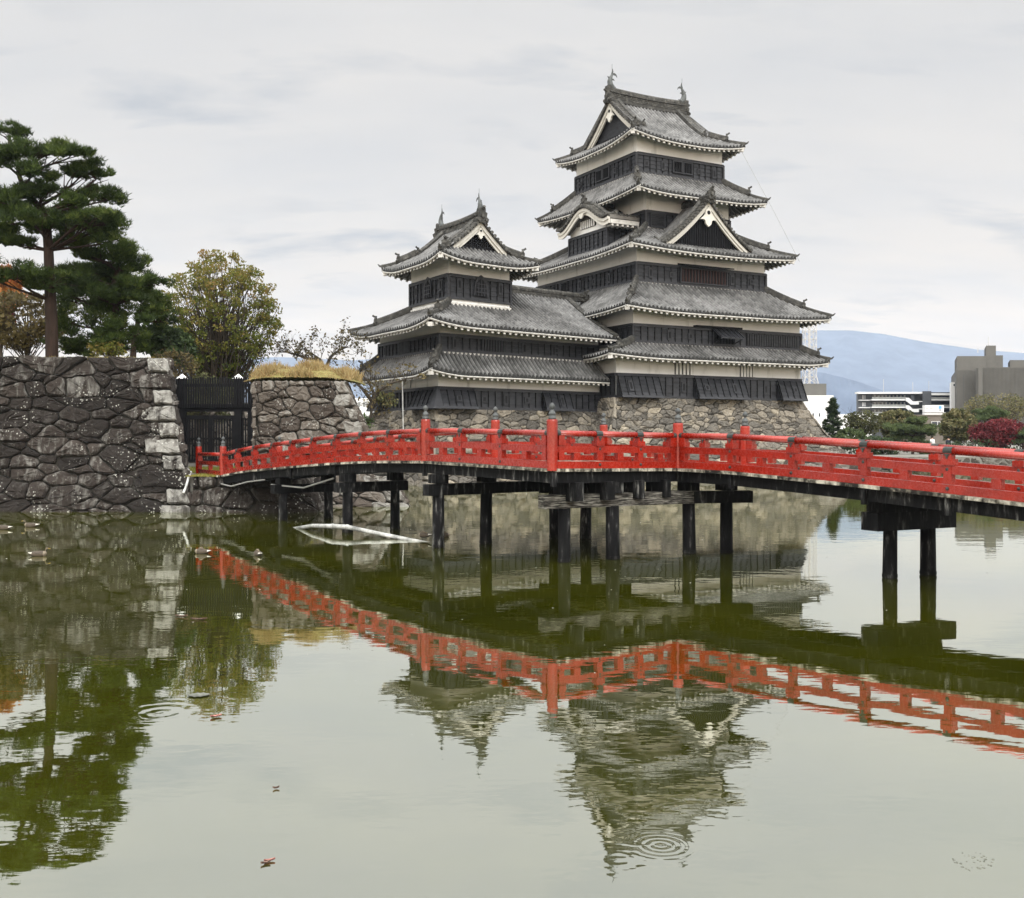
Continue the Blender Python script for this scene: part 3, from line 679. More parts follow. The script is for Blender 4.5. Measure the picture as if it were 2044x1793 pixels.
def irimoya(root, F, rect, ze, Hr, axis, ig, ov, U=.5, wt=.6, ridge_h=.85, fish=1.0, gb=.30, lattice_=False, ends=(True, True)):
    """hip-and-gable roof. axis 'u' or 'v' = ridge direction; ig = gable set-back from the eave"""
    u0, u1, v0, v1 = rect; tb, eb, sb, rbs = MB(), MB(), MB(), []
    if axis == 'u': Rn = (v1-v0)/2; main = {'front': ((u0, v0), (1, 0), (0, 1), u1-u0), 'back': ((u0, v1), (1, 0), (0, -1), u1-u0)}; end = {'left': ((u0, v0), (0, 1), (1, 0), v1-v0), 'right': ((u1, v0), (0, 1), (-1, 0), v1-v0)}
    else: Rn = (u1-u0)/2; main = {'left': ((u0, v0), (0, 1), (1, 0), v1-v0), 'right': ((u1, v0), (0, 1), (-1, 0), v1-v0)}; end = {'front': ((u0, v0), (1, 0), (0, 1), u1-u0), 'back': ((u0, v1), (1, 0), (0, -1), u1-u0)}
    tg = ig/Rn; gap = .62
    for k, (A, a, b, L) in main.items():
        zf = make_zf(ze, Hr, U, L, Rn, Rn, wt, gb)
        tm = lambda x, L=L: (min(x, L-x)/Rn if min(x, L-x) < ig - gap else 1.0)
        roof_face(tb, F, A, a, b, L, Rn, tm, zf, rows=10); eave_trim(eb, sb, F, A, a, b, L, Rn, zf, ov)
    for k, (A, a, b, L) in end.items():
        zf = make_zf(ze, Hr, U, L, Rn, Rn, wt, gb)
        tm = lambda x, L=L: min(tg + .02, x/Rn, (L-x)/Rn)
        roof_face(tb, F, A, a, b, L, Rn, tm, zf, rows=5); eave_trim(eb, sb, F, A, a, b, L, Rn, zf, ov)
    zfh = make_zf(ze, Hr, U, 99, Rn, None, wt, gb)
    for A, da in (((u0, v0), (1, 1)), ((u1, v0), (-1, 1)), ((u0, v1), (1, -1)), ((u1, v1), (-1, -1))):
        rb = MB(); rbs.append(rb); hip(rb, F, A, da, Rn, Rn, zfh, 0, max(.05, tg-.02), split=tg*.5)
        c0 = F(A[0] + da[0], A[1] + da[1], zfh(0, .2, True) - .50); c1 = F(A[0] + da[0]*.10, A[1] + da[1]*.10, zfh(0, .02, True) - .36)
        eb.beam(c0, c1, .30, .26)
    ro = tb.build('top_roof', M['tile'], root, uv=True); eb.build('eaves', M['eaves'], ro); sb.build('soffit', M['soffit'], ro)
    for rb in rbs: rb.build('hip_ridge', M['ridge'], ro)
    z1 = ze + Hr; zg = make_zf(ze, Hr, 0, 99, None, None, 1, gb)(5, tg)
    if axis == 'u':
        vc = (v0+v1)/2; E = [(lambda s, z, d: F(u0 + ig - d, vc - s, z)), (lambda s, z, d: F(u1 - ig + d, vc + s, z))]; ra, rb_ = F(u0 + ig - .55, vc, z1), F(u1 - ig + .55, vc, z1)
    else:
        uc = (u0+u1)/2; E = [(lambda s, z, d: F(uc + s, v0 + ig - d, z)), (lambda s, z, d: F(uc - s, v1 - ig + d, z))]; ra, rb_ = F(uc, v0 + ig - .55, z1), F(uc, v1 - ig + .55, z1)
    for G in E: gable(root, G, Rn - ig + .02, zg, z1 + .02, gb*(1-tg)/(1+gb*tg), lattice_)
    mr = main_ridge(root, ra, rb_, ridge_h)
    d = (rb_ - ra).normalized()
    shachi(root, ra + d*.28 + Vector((0, 0, ridge_h+.1)), d, fish); shachi(root, rb_ - d*.28 + Vector((0, 0, ridge_h+.1)), -d, fish)
    return ro

# ------------------------------------------------------------------ main keep
F1 = Fr((9.81, 82.0), (.876, .482), (-.46, .888))
p = F1(3, 3, 5.85)
keep = empty('castle_keep', p, 'tall black and white castle keep with five tiers of grey tiled roofs, the highest building', 'castle keep')
T5, T4, T3, T2, T1 = (0, 8.63, 0, 9.18), (.25, 8.55, -.92, 10.1), (-2.1, 10.55, -3.03, 12.41), (-3.91, 12.33, -5.2, 14.6), (-5.55, 12.2, -5.44, 14.8)
for r_, za, zb in ((T5, 23.6, 26.9), (T4, 18.9, 22.8), (T3, 14.4, 17.6), (T2, 9.6, 12.9), (T1, 5.85, 9.5)): walls(keep, F1, r_, za, zb)
irimoya(keep, F1, (-1.35, 9.98, -1.35, 10.53), 26.35, 4.45, 'u', 2.25, 1.35, .55, .85, 1.0, .84)
hip_roof(keep, F1, (-2, 10.8, -3.1, 12.6), T5, 21.75, 2.1, 2.2, .3)
hip_roof(keep, F1, (-3.88, 12.33, -4.81, 14.0), T4, 17.05, 2.25, 1.78, .3)
hip_roof(keep, F1, (-5.66, 14.08, -6.95, 16.3), T3, 12.15, 2.55, 1.75, .3)
hip_roof(keep, F1, (-7.17, 13.82, -7.06, 16.4), T2, 8.75, 1.13, 1.62, .25)
S5, S4, S3, S2, S1 = [sides(F1, *r_) for r_ in (T5, T4, T3, T2, T1)]
W, L = S5['front']; clad(keep, W, L, 23.86, 25.42, holes=((.86, 's'), (2.5, 'l'), (6.15, 's'), (7.7, 'l')), skip=((3.4, 4.4), (4.5, 5.4)))
lattice(keep, W, 3.5, 4.3, 24.3, 25.12, bars=5); lattice(keep, W, 4.52, 5.32, 24.3, 25.12, bars=5)
W, L = S5['left']; clad(keep, W, L, 23.86, 25.42, holes=((1.0, 'l'), (2.9, 's'), (7.0, 'l'), (8.5, 's')), skip=((3.7, 4.7), (4.8, 5.8)))
lattice(keep, W, 3.75, 4.6, 24.3, 25.12, bars=5); lattice(keep, W, 4.85, 5.7, 24.3, 25.12, bars=5)
for k in ('back', 'right'): W, L = S5[k]; clad(keep, W, L, 23.86, 25.42)
W, L = S4['front']; clad(keep, W, L, 19.2, 20.69, skip=((.3, 1.7),)); lattice(keep, W, .38, 1.6, 19.5, 20.45, bars=7, horiz=True, mat='board')
for k in ('left', 'right'): W, L = S4[k]; clad(keep, W, L, 19.2, 20.69)
W, L = S3['front']; clad(keep, W, L, 14.72, 16.18, holes=((1.21, 'l'), (3.2, 's'), (9.2, 'l'), (11.2, 's')), skip=((3.95, 8.6),))
lattice(keep, W, 4.04, 8.5, 14.98, 16.0, bars=15, mat='rust', d=.2)
hd = MB(); hd.box8([W(3.85, 16.28, 0), W(8.7, 16.28, 0), W(8.7, 16.12, .95), W(3.85, 16.12, .95), W(3.85, 16.4, 0), W(8.7, 16.4, 0), W(8.7, 16.22, .95), W(3.85, 16.22, .95)]); hd.build('window_hood', M['slat'], keep)
W, L = S3['left']; clad(keep, W, L, 14.72, 16.18, holes=((1.48, 's'), (3.66, 'l'), (5.85, 's'), (8.0, 'l'), (12.4, 's')), skip=((9.9, 11.0),)); lattice(keep, W, 10.0, 10.95, 14.98, 15.95, bars=7, horiz=True)
W, L = S3['right']; clad(keep, W, L, 14.72, 16.18)
W, L = S2['front']; clad(keep, W, L, 9.9, 11.23, holes=((3.2, 'l'), (5.15, 's')), skip=((7.2, 9.4),)); lattice(keep, W, 7.3, 9.3, 10.1, 11.05, bars=7, d=.2)
lattice(keep, W, 10.6, 16.0, 10.12, 11.0, bars=22, d=.14, frame=False, mat='board', bw=.16)
hd = MB(); hd.wbox(W, 5.5, 9.95, 11.26, 11.40, 0, .42, .2); hd.build('window_hood', M['slat'], keep)
hd = MB(); hd.box8([W(7.15, 11.16, .15), W(9.5, 11.16, .15), W(9.5, 10.42, 1.3), W(7.15, 10.42, 1.3), W(7.15, 11.24, .15), W(9.5, 11.24, .15), W(9.5, 10.5, 1.3), W(7.15, 10.5, 1.3)], .2)
for i in range(6):
    x = 7.25 + 2.15*i/5; hd.beam(W(x, 11.26, .2), W(x, 10.52, 1.3), .07, .06, .6)
for x in (7.3, 9.35): hd.beam(W(x, 10.15, .15), W(x, 10.46, 1.2), .05, .05)
hd.build('propped_shutter', M['board'], keep)
W, L = S2['left']; clad(keep, W, L, 9.9, 11.23)
W, L = S2['right']; clad(keep, W, L, 9.9, 11.23)
W, L = S1['front']; z0, z1 = 5.87, 7.58
clad(keep, W, L, z0, z1, 0, 3.67, .72, holes=((.95, 'l'),), name='stone_drop_panel')
clad(keep, W, L, z0, z1, 3.68, 6.94, holes=((5.98, 'l'),))
clad(keep, W, L, z0, z1, 6.95, 11.8, .72, holes=((7.9, 's'), (10.6, 'l')), name='stone_drop_panel')
clad(keep, W, L, z0, z1, 11.81, 15.15, holes=((14.0, 'l'),))
clad(keep, W, L, z0, z1, 15.16, L, .72, holes=((16.76, 's'),), name='stone_drop_panel')
for a, b in ((5.2, 6.9), (11.46, 12.95)): lattice(keep, W, a, b, 7.66, 8.52, bars=5, mat='plaster', d=.06, frame=False, bw=.2)
W, L = S1['left']; clad(keep, W, L, z0, z1)
W, L = S1['right']; clad(keep, W, L, z0, z1, 0, 2.6, .72, name='stone_drop_panel'); clad(keep, W, L, z0, z1, 2.61, L)
# big dormer gable on the front of the third roof
G = lambda s, z, d: F1(3.95 + s, -3.6 - d, z)
gable(keep, G, 4.3, 17.55, 21.2, .30, 'bars', .40, .6, 'dormer_gable')
tb = MB()
for sg in (-1, 1):
    zf = lambda x, tt, h=False: 17.45 + 3.75*(.70*tt + .30*tt*tt)
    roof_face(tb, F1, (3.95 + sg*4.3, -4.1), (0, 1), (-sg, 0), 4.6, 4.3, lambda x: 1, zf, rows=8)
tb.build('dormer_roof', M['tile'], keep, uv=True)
main_ridge(keep, F1(3.95, -4.15, 21.15), F1(3.95, -.5, 21.15), .42, .42, 0)
rm = MB()
q = F1(3.95, -4.3, 21.3); onigawara(rm, q, F1(0, -1, 0) - F1(0, 0, 0), 1.15); rm.build('ridge_end', M['ridge'], keep)
# curved-gable bay on the left side
BAY = (-2.0, .3, 1.14, 6.89); walls(keep, F1, BAY, 17.4, 20.35, 'bay_wall'); SB = sides(F1, *BAY)
W, L = SB['left']; clad(keep, W, L, 17.95, 19.5, sp=.62); WB = W
for k in ('front', 'back'): W, L = SB[k]; clad(keep, W, L, 17.95, 19.5, sp=.6, t=.1)
def kz(s): q = min(1, abs(s)/.86); return 20.02 + 1.38*(.5 + .5*math.cos(math.pi*q))**.9 + .10*max(0, abs(s)-.86)/.14
wm, vm, sm = MB(), MB(), MB(); K = 28; gc, gw = 3.76, 3.9
for i in range(K):
    a, b = -1 + 2*i/K, -1 + 2*(i+1)/K
    def kb(d0, d1, t0, t1, mb, tt=0): mb.box8([F1(d0, gc + a*gw, kz(a)-t0), F1(d0, gc + b*gw, kz(b)-t0), F1(d1, gc + b*gw, kz(b)-t0), F1(d1, gc + a*gw, kz(a)-t0), F1(d0, gc + a*gw, kz(a)-t1), F1(d0, gc + b*gw, kz(b)-t1), F1(d1, gc + b*gw, kz(b)-t1), F1(d1, gc + a*gw, kz(a)-t1)], tt)
    kb(-2.62, -2.75, .52, .05, wm); kb(-2.75, -2.84, .22, .0, wm); kb(-2.62, .25, .12, -.16, sm)
    z_lo = 20.3
    if kz((a+b)/2) - .3 > z_lo and abs(a) < .75: sm.quad(F1(-2.06, gc + a*gw, z_lo), F1(-2.06, gc + b*gw, z_lo), F1(-2.06, gc + b*gw, kz(b)-.1), F1(-2.06, gc + a*gw, kz(a)-.1))
n = 26
for i in range(n):
    s = -1 + 2*(i+.5)/n; vm.tube([F1(-3.0, gc + s*gw, kz(s)+.20), F1(-2.0, gc + s*gw, kz(s)+.24)], .14, 7, .75)
for j in range(7):
    u = -1.95 + j*.32; vm.tube([F1(u, gc + gw*(-1 + 2*i/16), kz(-1 + 2*i/16) + .22) for i in range(17)], .12, 6, .6)
vm.tube([F1(-2.0, gc + gw*(-1 + 2*i/20), kz(-1 + 2*i/20) + .42) for i in range(21)], .17, 6, .4)
vm.tube([F1(u, gc, kz(0) + .45) for u in (-2.4, .2)], .24, 7, .3)
onigawara(vm, F1(-2.5, gc, kz(0) + .25), F1(-1, 0, 0) - F1(0, 0, 0), 1.15)
bo = wm.build('curved_bargeboard', M['gegyo'], keep); sm.build('bay_soffit', M['soffit'], keep); vm.build('bay_roof', M['ridge'], keep)
km = MB(); pts = [(-.7, 0), (-.3, -.06), (-.22, -.26), (0, -.40), (.22, -.26), (.3, -.06), (.7, 0)]
km.prism([F1(-2.78, gc + x, kz(0) - .42 + y) for x, y in pts], F1(-.12, 0, 0) - F1(0, 0, 0)); km.build('gable_pendant', M['gegyo'], bo)
lattice(keep, WB, 1.7, 4.0, 20.0, 20.62, bars=7, mat='plaster', d=.10, frame=False, bw=.16)
sd_ = MB(); sd_.box8([F1(-2.55, -.1, 19.62), F1(.25, -.1, 19.62), F1(.25, .6, 19.7), F1(-2.55, .6, 19.7), F1(-2.55, -.1, 19.95), F1(.25, -.1, 19.95), F1(.25, .6, 19.95), F1(-2.55, .6, 19.95)])
for i in range(6): sd_.box8([F1(-2.4 + i*.48 + a, b, c) for c in (19.45, 19.619) for a, b in ((0, -.05), (.18, -.05), (.18, .8), (0, .8))])
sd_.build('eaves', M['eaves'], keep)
# lightning conductor
lc = MB(); lc.tube([F1(9.6, -1.2, 26.6), F1(11.1, -3.3, 21.6), F1(12.6, -4.9, 17.1)], .013, 5); lc.build('conductor_cable', M['cable'], keep)

# ------------------------------------------------------------------ small keep with connecting corridor
F2 = Fr((-4.71, 66.6), (.7527, .6584), (-.506, .862))
small = empty('castle_turret', F2(5, 5, 4.8), 'smaller black and white castle turret with a long corridor roof joining the tall keep', 'castle turret')
A1, A2, A3 = (0, 14.84, 0, 10.35), (.3, 14.9, .3, 10.0), (2, 7.37, 2, 7.96)
walls(small, F2, A1, 4.8, 8.0); walls(small, F2, A2, 8.0, 10.8); walls(small, F2, A3, 11.8, 15.4)
irimoya(small, F2, (.28, 9.09, .28, 9.68), 14.7, 3.1, 'v', 1.72 + .35, 1.7, .42, .7, .6, .66, .3, 'grid')
# corridor roof (hipped at the near end, ridge running to the tall keep)
tb, eb, sb, rb = MB(), MB(), MB(), MB(); u0, v0, Rn, Lc = -1.57, -1.57, 6.57, 16.97
zfm = make_zf(10.15, 3.55, .4, Lc, Rn, None, .6, .22); zfe = make_zf(10.15, 3.55, .4, 2*Rn, Rn, Rn, .6, .22)
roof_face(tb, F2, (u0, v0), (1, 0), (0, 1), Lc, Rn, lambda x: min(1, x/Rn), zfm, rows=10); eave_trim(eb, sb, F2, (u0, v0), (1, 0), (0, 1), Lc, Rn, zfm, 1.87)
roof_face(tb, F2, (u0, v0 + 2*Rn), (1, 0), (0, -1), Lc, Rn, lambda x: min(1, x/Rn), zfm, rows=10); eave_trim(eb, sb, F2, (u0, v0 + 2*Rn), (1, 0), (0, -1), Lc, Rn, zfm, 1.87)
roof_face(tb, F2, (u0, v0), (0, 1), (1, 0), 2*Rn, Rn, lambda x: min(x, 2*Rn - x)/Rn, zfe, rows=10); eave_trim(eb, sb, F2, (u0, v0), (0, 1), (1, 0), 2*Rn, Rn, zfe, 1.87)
zfh = make_zf(10.15, 3.55, .4, 99, Rn, None, .6, .22)
rb2 = MB(); rb3 = MB(); hip(rb2, F2, (u0, v0), (1, 1), Rn, Rn, zfh, 0, .62, split=.24); hip(rb3, F2, (u0, v0 + 2*Rn), (1, -1), Rn, Rn, zfh, 0, .62, split=.24)
eb.beam(F2(u0+1, v0+1, 10.2), F2(u0+.1, v0+.1, 10.05), .3, .26)
for k in range(9): rb.beam(F2(u0 + Lc - .2, v0 + Rn*k/9, zfm(5, k/9) + .16), F2(u0 + Lc - .2, v0 + Rn*(k+1)/9, zfm(5, (k+1)/9) + .16), .5, .24, .3)
ro = tb.build('corridor_roof', M['tile'], small, uv=True); eb.build('eaves', M['eaves'], ro); sb.build('soffit', M['soffit'], ro); rb.build('verge_ridge', M['ridge'], ro); rb2.build('hip_ridge', M['ridge'], ro); rb3.build('hip_ridge', M['ridge'], ro)
main_ridge(small, F2(6.5, 5, 13.65), F2(17.2, 5, 13.65), .5, .42, .02)
pl_ = MB(); 
for (a, b, c, d_) in (((1.9, 1.9), (7.47, 1.9), (7.47, 2.0), (1.9, 2.0)), ((1.9, 1.9), (2.0, 1.9), (2.0, 8.06), (1.9, 8.06))):
    zt_ = 10.15 + 3.55*(.78*.545 + .22*.297)
    pl_.box8([F2(*q, zt_-.1) for q in (a, b, c, d_)] + [F2(*q, zt_+.2) for q in (a, b, c, d_)])
pl_.build('plaster_line', M['eaves'], small)
hip_roof(small, F2, (-1.46, 14.7, -1.46, 11.8), (.3, 14.69, .3, 10.0), 7.05, 1.5, 1.46, .35, nohip=('R',), do=('front', 'left', 'back'), name='lower_roof')
Q1, Q2, Q3 = [sides(F2, *r_) for r_ in (A1, A2, A3)]
W, L = Q1['front']; z0, z1 = 4.87, 6.25
clad(small, W, L, z0, z1, 0, 2.9, .62, holes=((1.46, 's'),), name='stone_drop_panel')
clad(small, W, L, z0, z1, 2.91, 8.97, holes=((3.75, 's'), (5.65, 'l'), (7.54, 's')))
clad(small, W, L, z0, z1, 8.98, 11.67, .62, holes=((10.7, 'l'),), name='stone_drop_panel')
clad(small, W, L, z0, z1, 11.68, L)
W, L = Q1['left']; clad(small, W, L, z0, z1, 0, 3.25, .62, holes=((1.5, 's'),), name='stone_drop_panel'); clad(small, W, L, z0, z1, 3.26, 8.59); clad(small, W, L, z0, z1, 8.6, L, .62, name='stone_drop_panel')
lattice(small, W, 4.1, 5.4, 6.35, 6.98, bars=5, mat='plaster', d=.06, frame=False, bw=.18)
W, L = Q2['front']; clad(small, W, L, 8.58, 9.71, holes=((1.14, 'l'), (7.2, 'l'), (10.25, 's')), skip=((3.2, 5.6),)); lattice(small, W, 3.35, 5.5, 8.78, 9.56, bars=9, d=.14, frame=False, mat='board', bw=.12)
W, L = Q2['left']; clad(small, W, L, 8.58, 9.71, holes=((1.45, 'l'), (8.6, 'l')), skip=((4.2, 6.0),)); lattice(small, W, 4.25, 5.95, 8.78, 9.56, bars=7, d=.14, frame=False, mat='board', bw=.12)
W, L = Q3['front']; clad(small, W, L, 12.3, 13.94, holes=((.83, 'l'), (4.46, 'l')), skip=((1.9, 3.4),), hz=.62); katomado(small, W, 2.68, 12.66, 1.2, 1.05)
W, L = Q3['left']; clad(small, W, L, 12.3, 13.94, holes=((1.0, 'l'), (4.9, 'l')), skip=((2.2, 3.7),), hz=.62); katomado(small, W, 2.95, 12.66, 1.2, 1.05)
W, L = Q3['right']; clad(small, W, L, 12.6, 13.94)
lc = MB(); lc.tube([F2(-1.1, 3.9, 7.0), px(803, 760, 64.0), px(805, 862, 62.5)], .035, 5); lc.build('conductor_pole', M['cable'], small)

def corner_posts(root, F, rect, z0, z1, fl=0.0, which=((0, 0), (0, 1), (1, 0))):
    u0, u1, v0, v1 = rect
    for a, b in which:
        U, V = (u1 if a else u0), (v1 if b else v0); su, sv = (1 if a else -1), (1 if b else -1); e = .153; f = e + fl
        q = [(0, 0), (1, 0), (1, 1), (0, 1)]; s = MB()
        s.box8([F(U + su*f*x, V + sv*f*y, z0) for x, y in q] + [F(U + su*e*x, V + sv*e*y, z1) for x, y in q], .45); s.build('corner_post', M['board'], root)
for r_, za, zb in ((T5, 23.86, 25.43), (T4, 19.2, 20.7), (T3, 14.72, 16.19), (T2, 9.9, 11.24)): corner_posts(keep, F1, r_, za, zb)
corner_posts(keep, F1, BAY, 17.95, 19.51, 0, ((0, 0), (0, 1)))
corner_posts(small, F2, A3, 12.3, 13.95); corner_posts(small, F2, A2, 8.58, 9.72, 0, ((0, 0), (0, 1))); corner_posts(small, F2, A1, 4.87, 6.26, .62, ((0, 0),))

# ------------------------------------------------------------------ stone bases of the castle
wall_thing('stone_base', 'sloping tan stone base under the tall castle keep', F1(3, -6, 0), [
    (F1(-9.2, -9.2, -.4), F1(16.4, -9.4, -.4), F1(12.35, -5.5, 5.86), F1(-5.6, -5.5, 5.86), .42, dict(quoin='R', qw=(1.9, 1.1), qh=.8)),
    (F1(-9.2, 4, -.4), F1(-9.2, -9.2, -.4), F1(-5.6, -5.5, 5.86), F1(-5.6, 4, 5.86), .42, dict(quoin='R', qw=(1.7, 1.0), qh=.9)),
    (F1(16.4, -9.4, -.4), F1(16.4, 15, -.4), F1(12.35, 15, 5.86), F1(12.35, -5.5, 5.86), .42)], M['stone_base'], .92, .48, 11, prot=.085, qt=0, gap=.02, chips=.9)
wall_thing('stone_base', 'grey stone base under the smaller castle turret', F2(4, -1, 0), [
    (F2(-2.0, -2.0, -.4), F2(18, -2.0, -.4), F2(16, -.1, 4.86), F2(-.1, -.1, 4.86), .2),
    (F2(-2.0, 13, -.4), F2(-2.0, -2.0, -.4), F2(-.1, -.1, 4.86), F2(-.1, 11, 4.86), .2, dict(quoin='R', qw=(1.6, 1.0), qh=.8))], M['stone_base'], .85, .48, 31, prot=.085, qt=0, gap=.02, chips=.9)

# ------------------------------------------------------------------ water, ground
def poly_struct(name, pts, z0, z1, mat, kind='structure'):
    mb = MB(); mb.prism([(x, y, z0) for x, y in pts], (0, 0, z1 - z0)); return tag(mb.build(name, mat), kind=kind)
g = MB(); g.quad((-14000, -200, -1.2), (14000, -200, -1.2), (14000, 26000, -1.2), (-14000, 26000, -1.2)); tag(g.build('ground', M['soil']), kind='structure')
g = MB(); g.quad((-90, -40, 0), (160, -40, 0), (160, 99, 0), (-90, 99, 0)); tag(g.build('moat_water', M['water']), kind='structure')
poly_struct('bank_ground', [(-40, 44.2), (-13.4, 43.7), (-8.7, 43.5), (-8.9, 47.2), (-6, 47.6), (-9, 70), (-6, 110), (-60, 110)], -1.1, 1.45, M['soil'])
poly_struct('upper_terrace', [(-40, 45.3), (-15.1, 45.3), (-18.4, 54.3), (-26, 80), (-60, 80)], 1.46, 6.45, M['turf'])
cl = [F2(.2, .3, 0), F2(14, .3, 0), F1(-5.2, -5.2, 0), F1(12, -5.2, 0), F1(12, 20, 0), (2, 112, 0), (-5.9, 108, 0), F2(.2, 11, 0)]
poly_struct('castle_ground', [(q[0], q[1]) for q in cl], -1.1, 4.3, M['soil'])
poly_struct('far_bank', [(12, 99), (31, 91.0), (60, 85), (170, 83), (9000, 3000), (9000, 15000), (-9000, 15000), (-9000, 111), (-6, 111)], -1.15, 1.3, M['soil'])

# ------------------------------------------------------------------ near stone walls
wall_thing('stone_wall', 'huge dark rough stone wall with pale corner blocks rising from the moat beside the gate', (-18, 44, 0), [
    (( -26, 43.2, -.4), (-13.15, 43.0, -.4), (-14.9, 45.1, 6.55), (-26, 45.1, 6.62), .12, dict(quoin='R', qw=(1.75, .95), qh=.74, qt=1.0)),
    ((-13.15, 43.0, -.4), (-16.75, 54, -.4), (-18.3, 54.4, 6.5), (-14.9, 45.1, 6.55))], M['stone_dark'], 1.28, .68, 51, prot=.13, gap=.026, chips=.8, jit=.42)
wall_thing('stone_wall', 'pale grey stone wall with dry grass on top, right of the wooden gate', (-8, 47, 0), [
    ((-11.6, 46.4, -.4), (-4.3, 46.2, -.4), (-7.75, 48.1, 5.7), (-11.9, 48.1, 5.7), .22, dict(quoin='R', qw=(1.3, .8), qh=.7, qt=1.0)),
    ((-4.3, 46.2, -.4), (-6.4, 60, -.4), (-9.4, 60, 5.7), (-7.75, 48.1, 5.7), .2),
    ((-12.6, 58, 1.4), (-11.6, 46.6, 1.4), (-11.9, 48.1, 5.7), (-12.9, 58, 5.7))], M['stone_mid'], 1.0, .56, 71, prot=.11, gap=.024, chips=.8)
wall_thing('stone_wall', 'low mossy stone bank under the red bridge landing', (-10.5, 43, 0), [
    ((-13.3, 42.95, -.4), (-7.7, 42.6, -.4), (-8.6, 43.4, 1.42), (-13.3, 43.5, 1.46)),
    ((-7.7, 42.6, -.4), (-8.0, 47, -.4), (-8.8, 47, 1.4), (-8.6, 43.4, 1.42))], M['stone_dark'], 1.15, .62, 91, prot=.16, gap=.04)
wall_thing('stone_wall', 'low grey stone edge of the far moat bank under the garden trees', (60, 85, 0), [
    ((24, 94, -.4), (31, 90.8, -.4), (31, 91.1, 1.3), (24, 94.3, 1.3)), ((31, 90.8, -.4), (60, 84.8, -.4), (60, 85.1, 1.3), (31, 91.1, 1.3)), ((60, 84.8, -.4), (75, 84.5, -.4), (75, 84.8, 1.3), (60, 85.1, 1.3))], M['stone_mid'], .8, .5, 101, prot=.08)
rg = random.Random(5)
for i in range(26):
    x = rg.uniform(1540, 1722); Y = rg.uniform(74.5, 79.5); zz_ = max(.0, 1.9 - abs(x - 1640)/62 - (79 - Y)*.30 + rg.uniform(-.2, .2)); P = pxz(x, Y, zz_); s = rg.uniform(.55, 1.1)
    mb = MB(); n = 9; prof = [(0.05, -1.2), (s*.8, -.8), (s*.9, -.1*s), (s*.55, .34*s), (.05, .42*s)]; mb.lathe((0, 0, 0), prof, n, rg.random())
    a = rg.uniform(0, 3); ca, sa = math.cos(a), math.sin(a)
    mb.v = [(P.x + (x_*1.35*ca - y_*sa) + rg.uniform(-.09, .09), P.y + (x_*1.35*sa + y_*ca) + rg.uniform(-.09, .09), P.z + z_ + rg.uniform(-.08, .08)) for x_, y_, z_ in mb.v]
    tag(mb.build('boulder', M['stone_mid']), 'rough grey boulder in the heap at the foot of the tall stone base', 'boulder', 'boulders heaped at the waterline')

# ------------------------------------------------------------------ red bridge
K1 = np.array((.98, 25.4)); dA = np.array((.59, -.807)); nA = np.array((.806, .592)); K2 = np.array((4.43, 27.8)); dD = np.array((.54, -.842)); nD = np.array((.842, .54)); BW = 2.48
ka = [0, 2.2, 4.04, 5.89, 8, 9.8, 11.5, 13.35, 15.1, 16.8, 18.55, 20.3, 21.9, 26]; za = [2.374, 2.41, 2.44, 2.447, 2.41, 2.355, 2.28, 2.175, 2.07, 1.96, 1.85, 1.70, 1.52, 1.47]
jd = [0, 2, 4, 6.05, 8.1, 10.2, 12.3, 14.4, 16.5]; zd = [2.31, 2.29, 2.21, 2.12, 2.017, 1.90, 1.77, 1.62, 1.5]
def PA(k, off=0.0): q = K1 - dA*k + nA*off; return Vector((q[0], q[1], float(np.interp(k, ka, za))))
def PD(j, off=0.0): q = K2 + dD*j + nD*off; return Vector((q[0], q[1], float(np.interp(j, jd, zd)) - .07*max(0, off)/BW))
bridge = empty('red_bridge', (0, 30, 0), 'zigzag bright red wooden bridge on black timber piles across the moat', 'bridge')
K1v, K2v = PA(0), PD(0); K1f = PA(5.9, BW); K2f = Vector((3.08, 35.0, 2.33)); D0f = PD(0, BW)
Z = lambda h: Vector((0, 0, h))
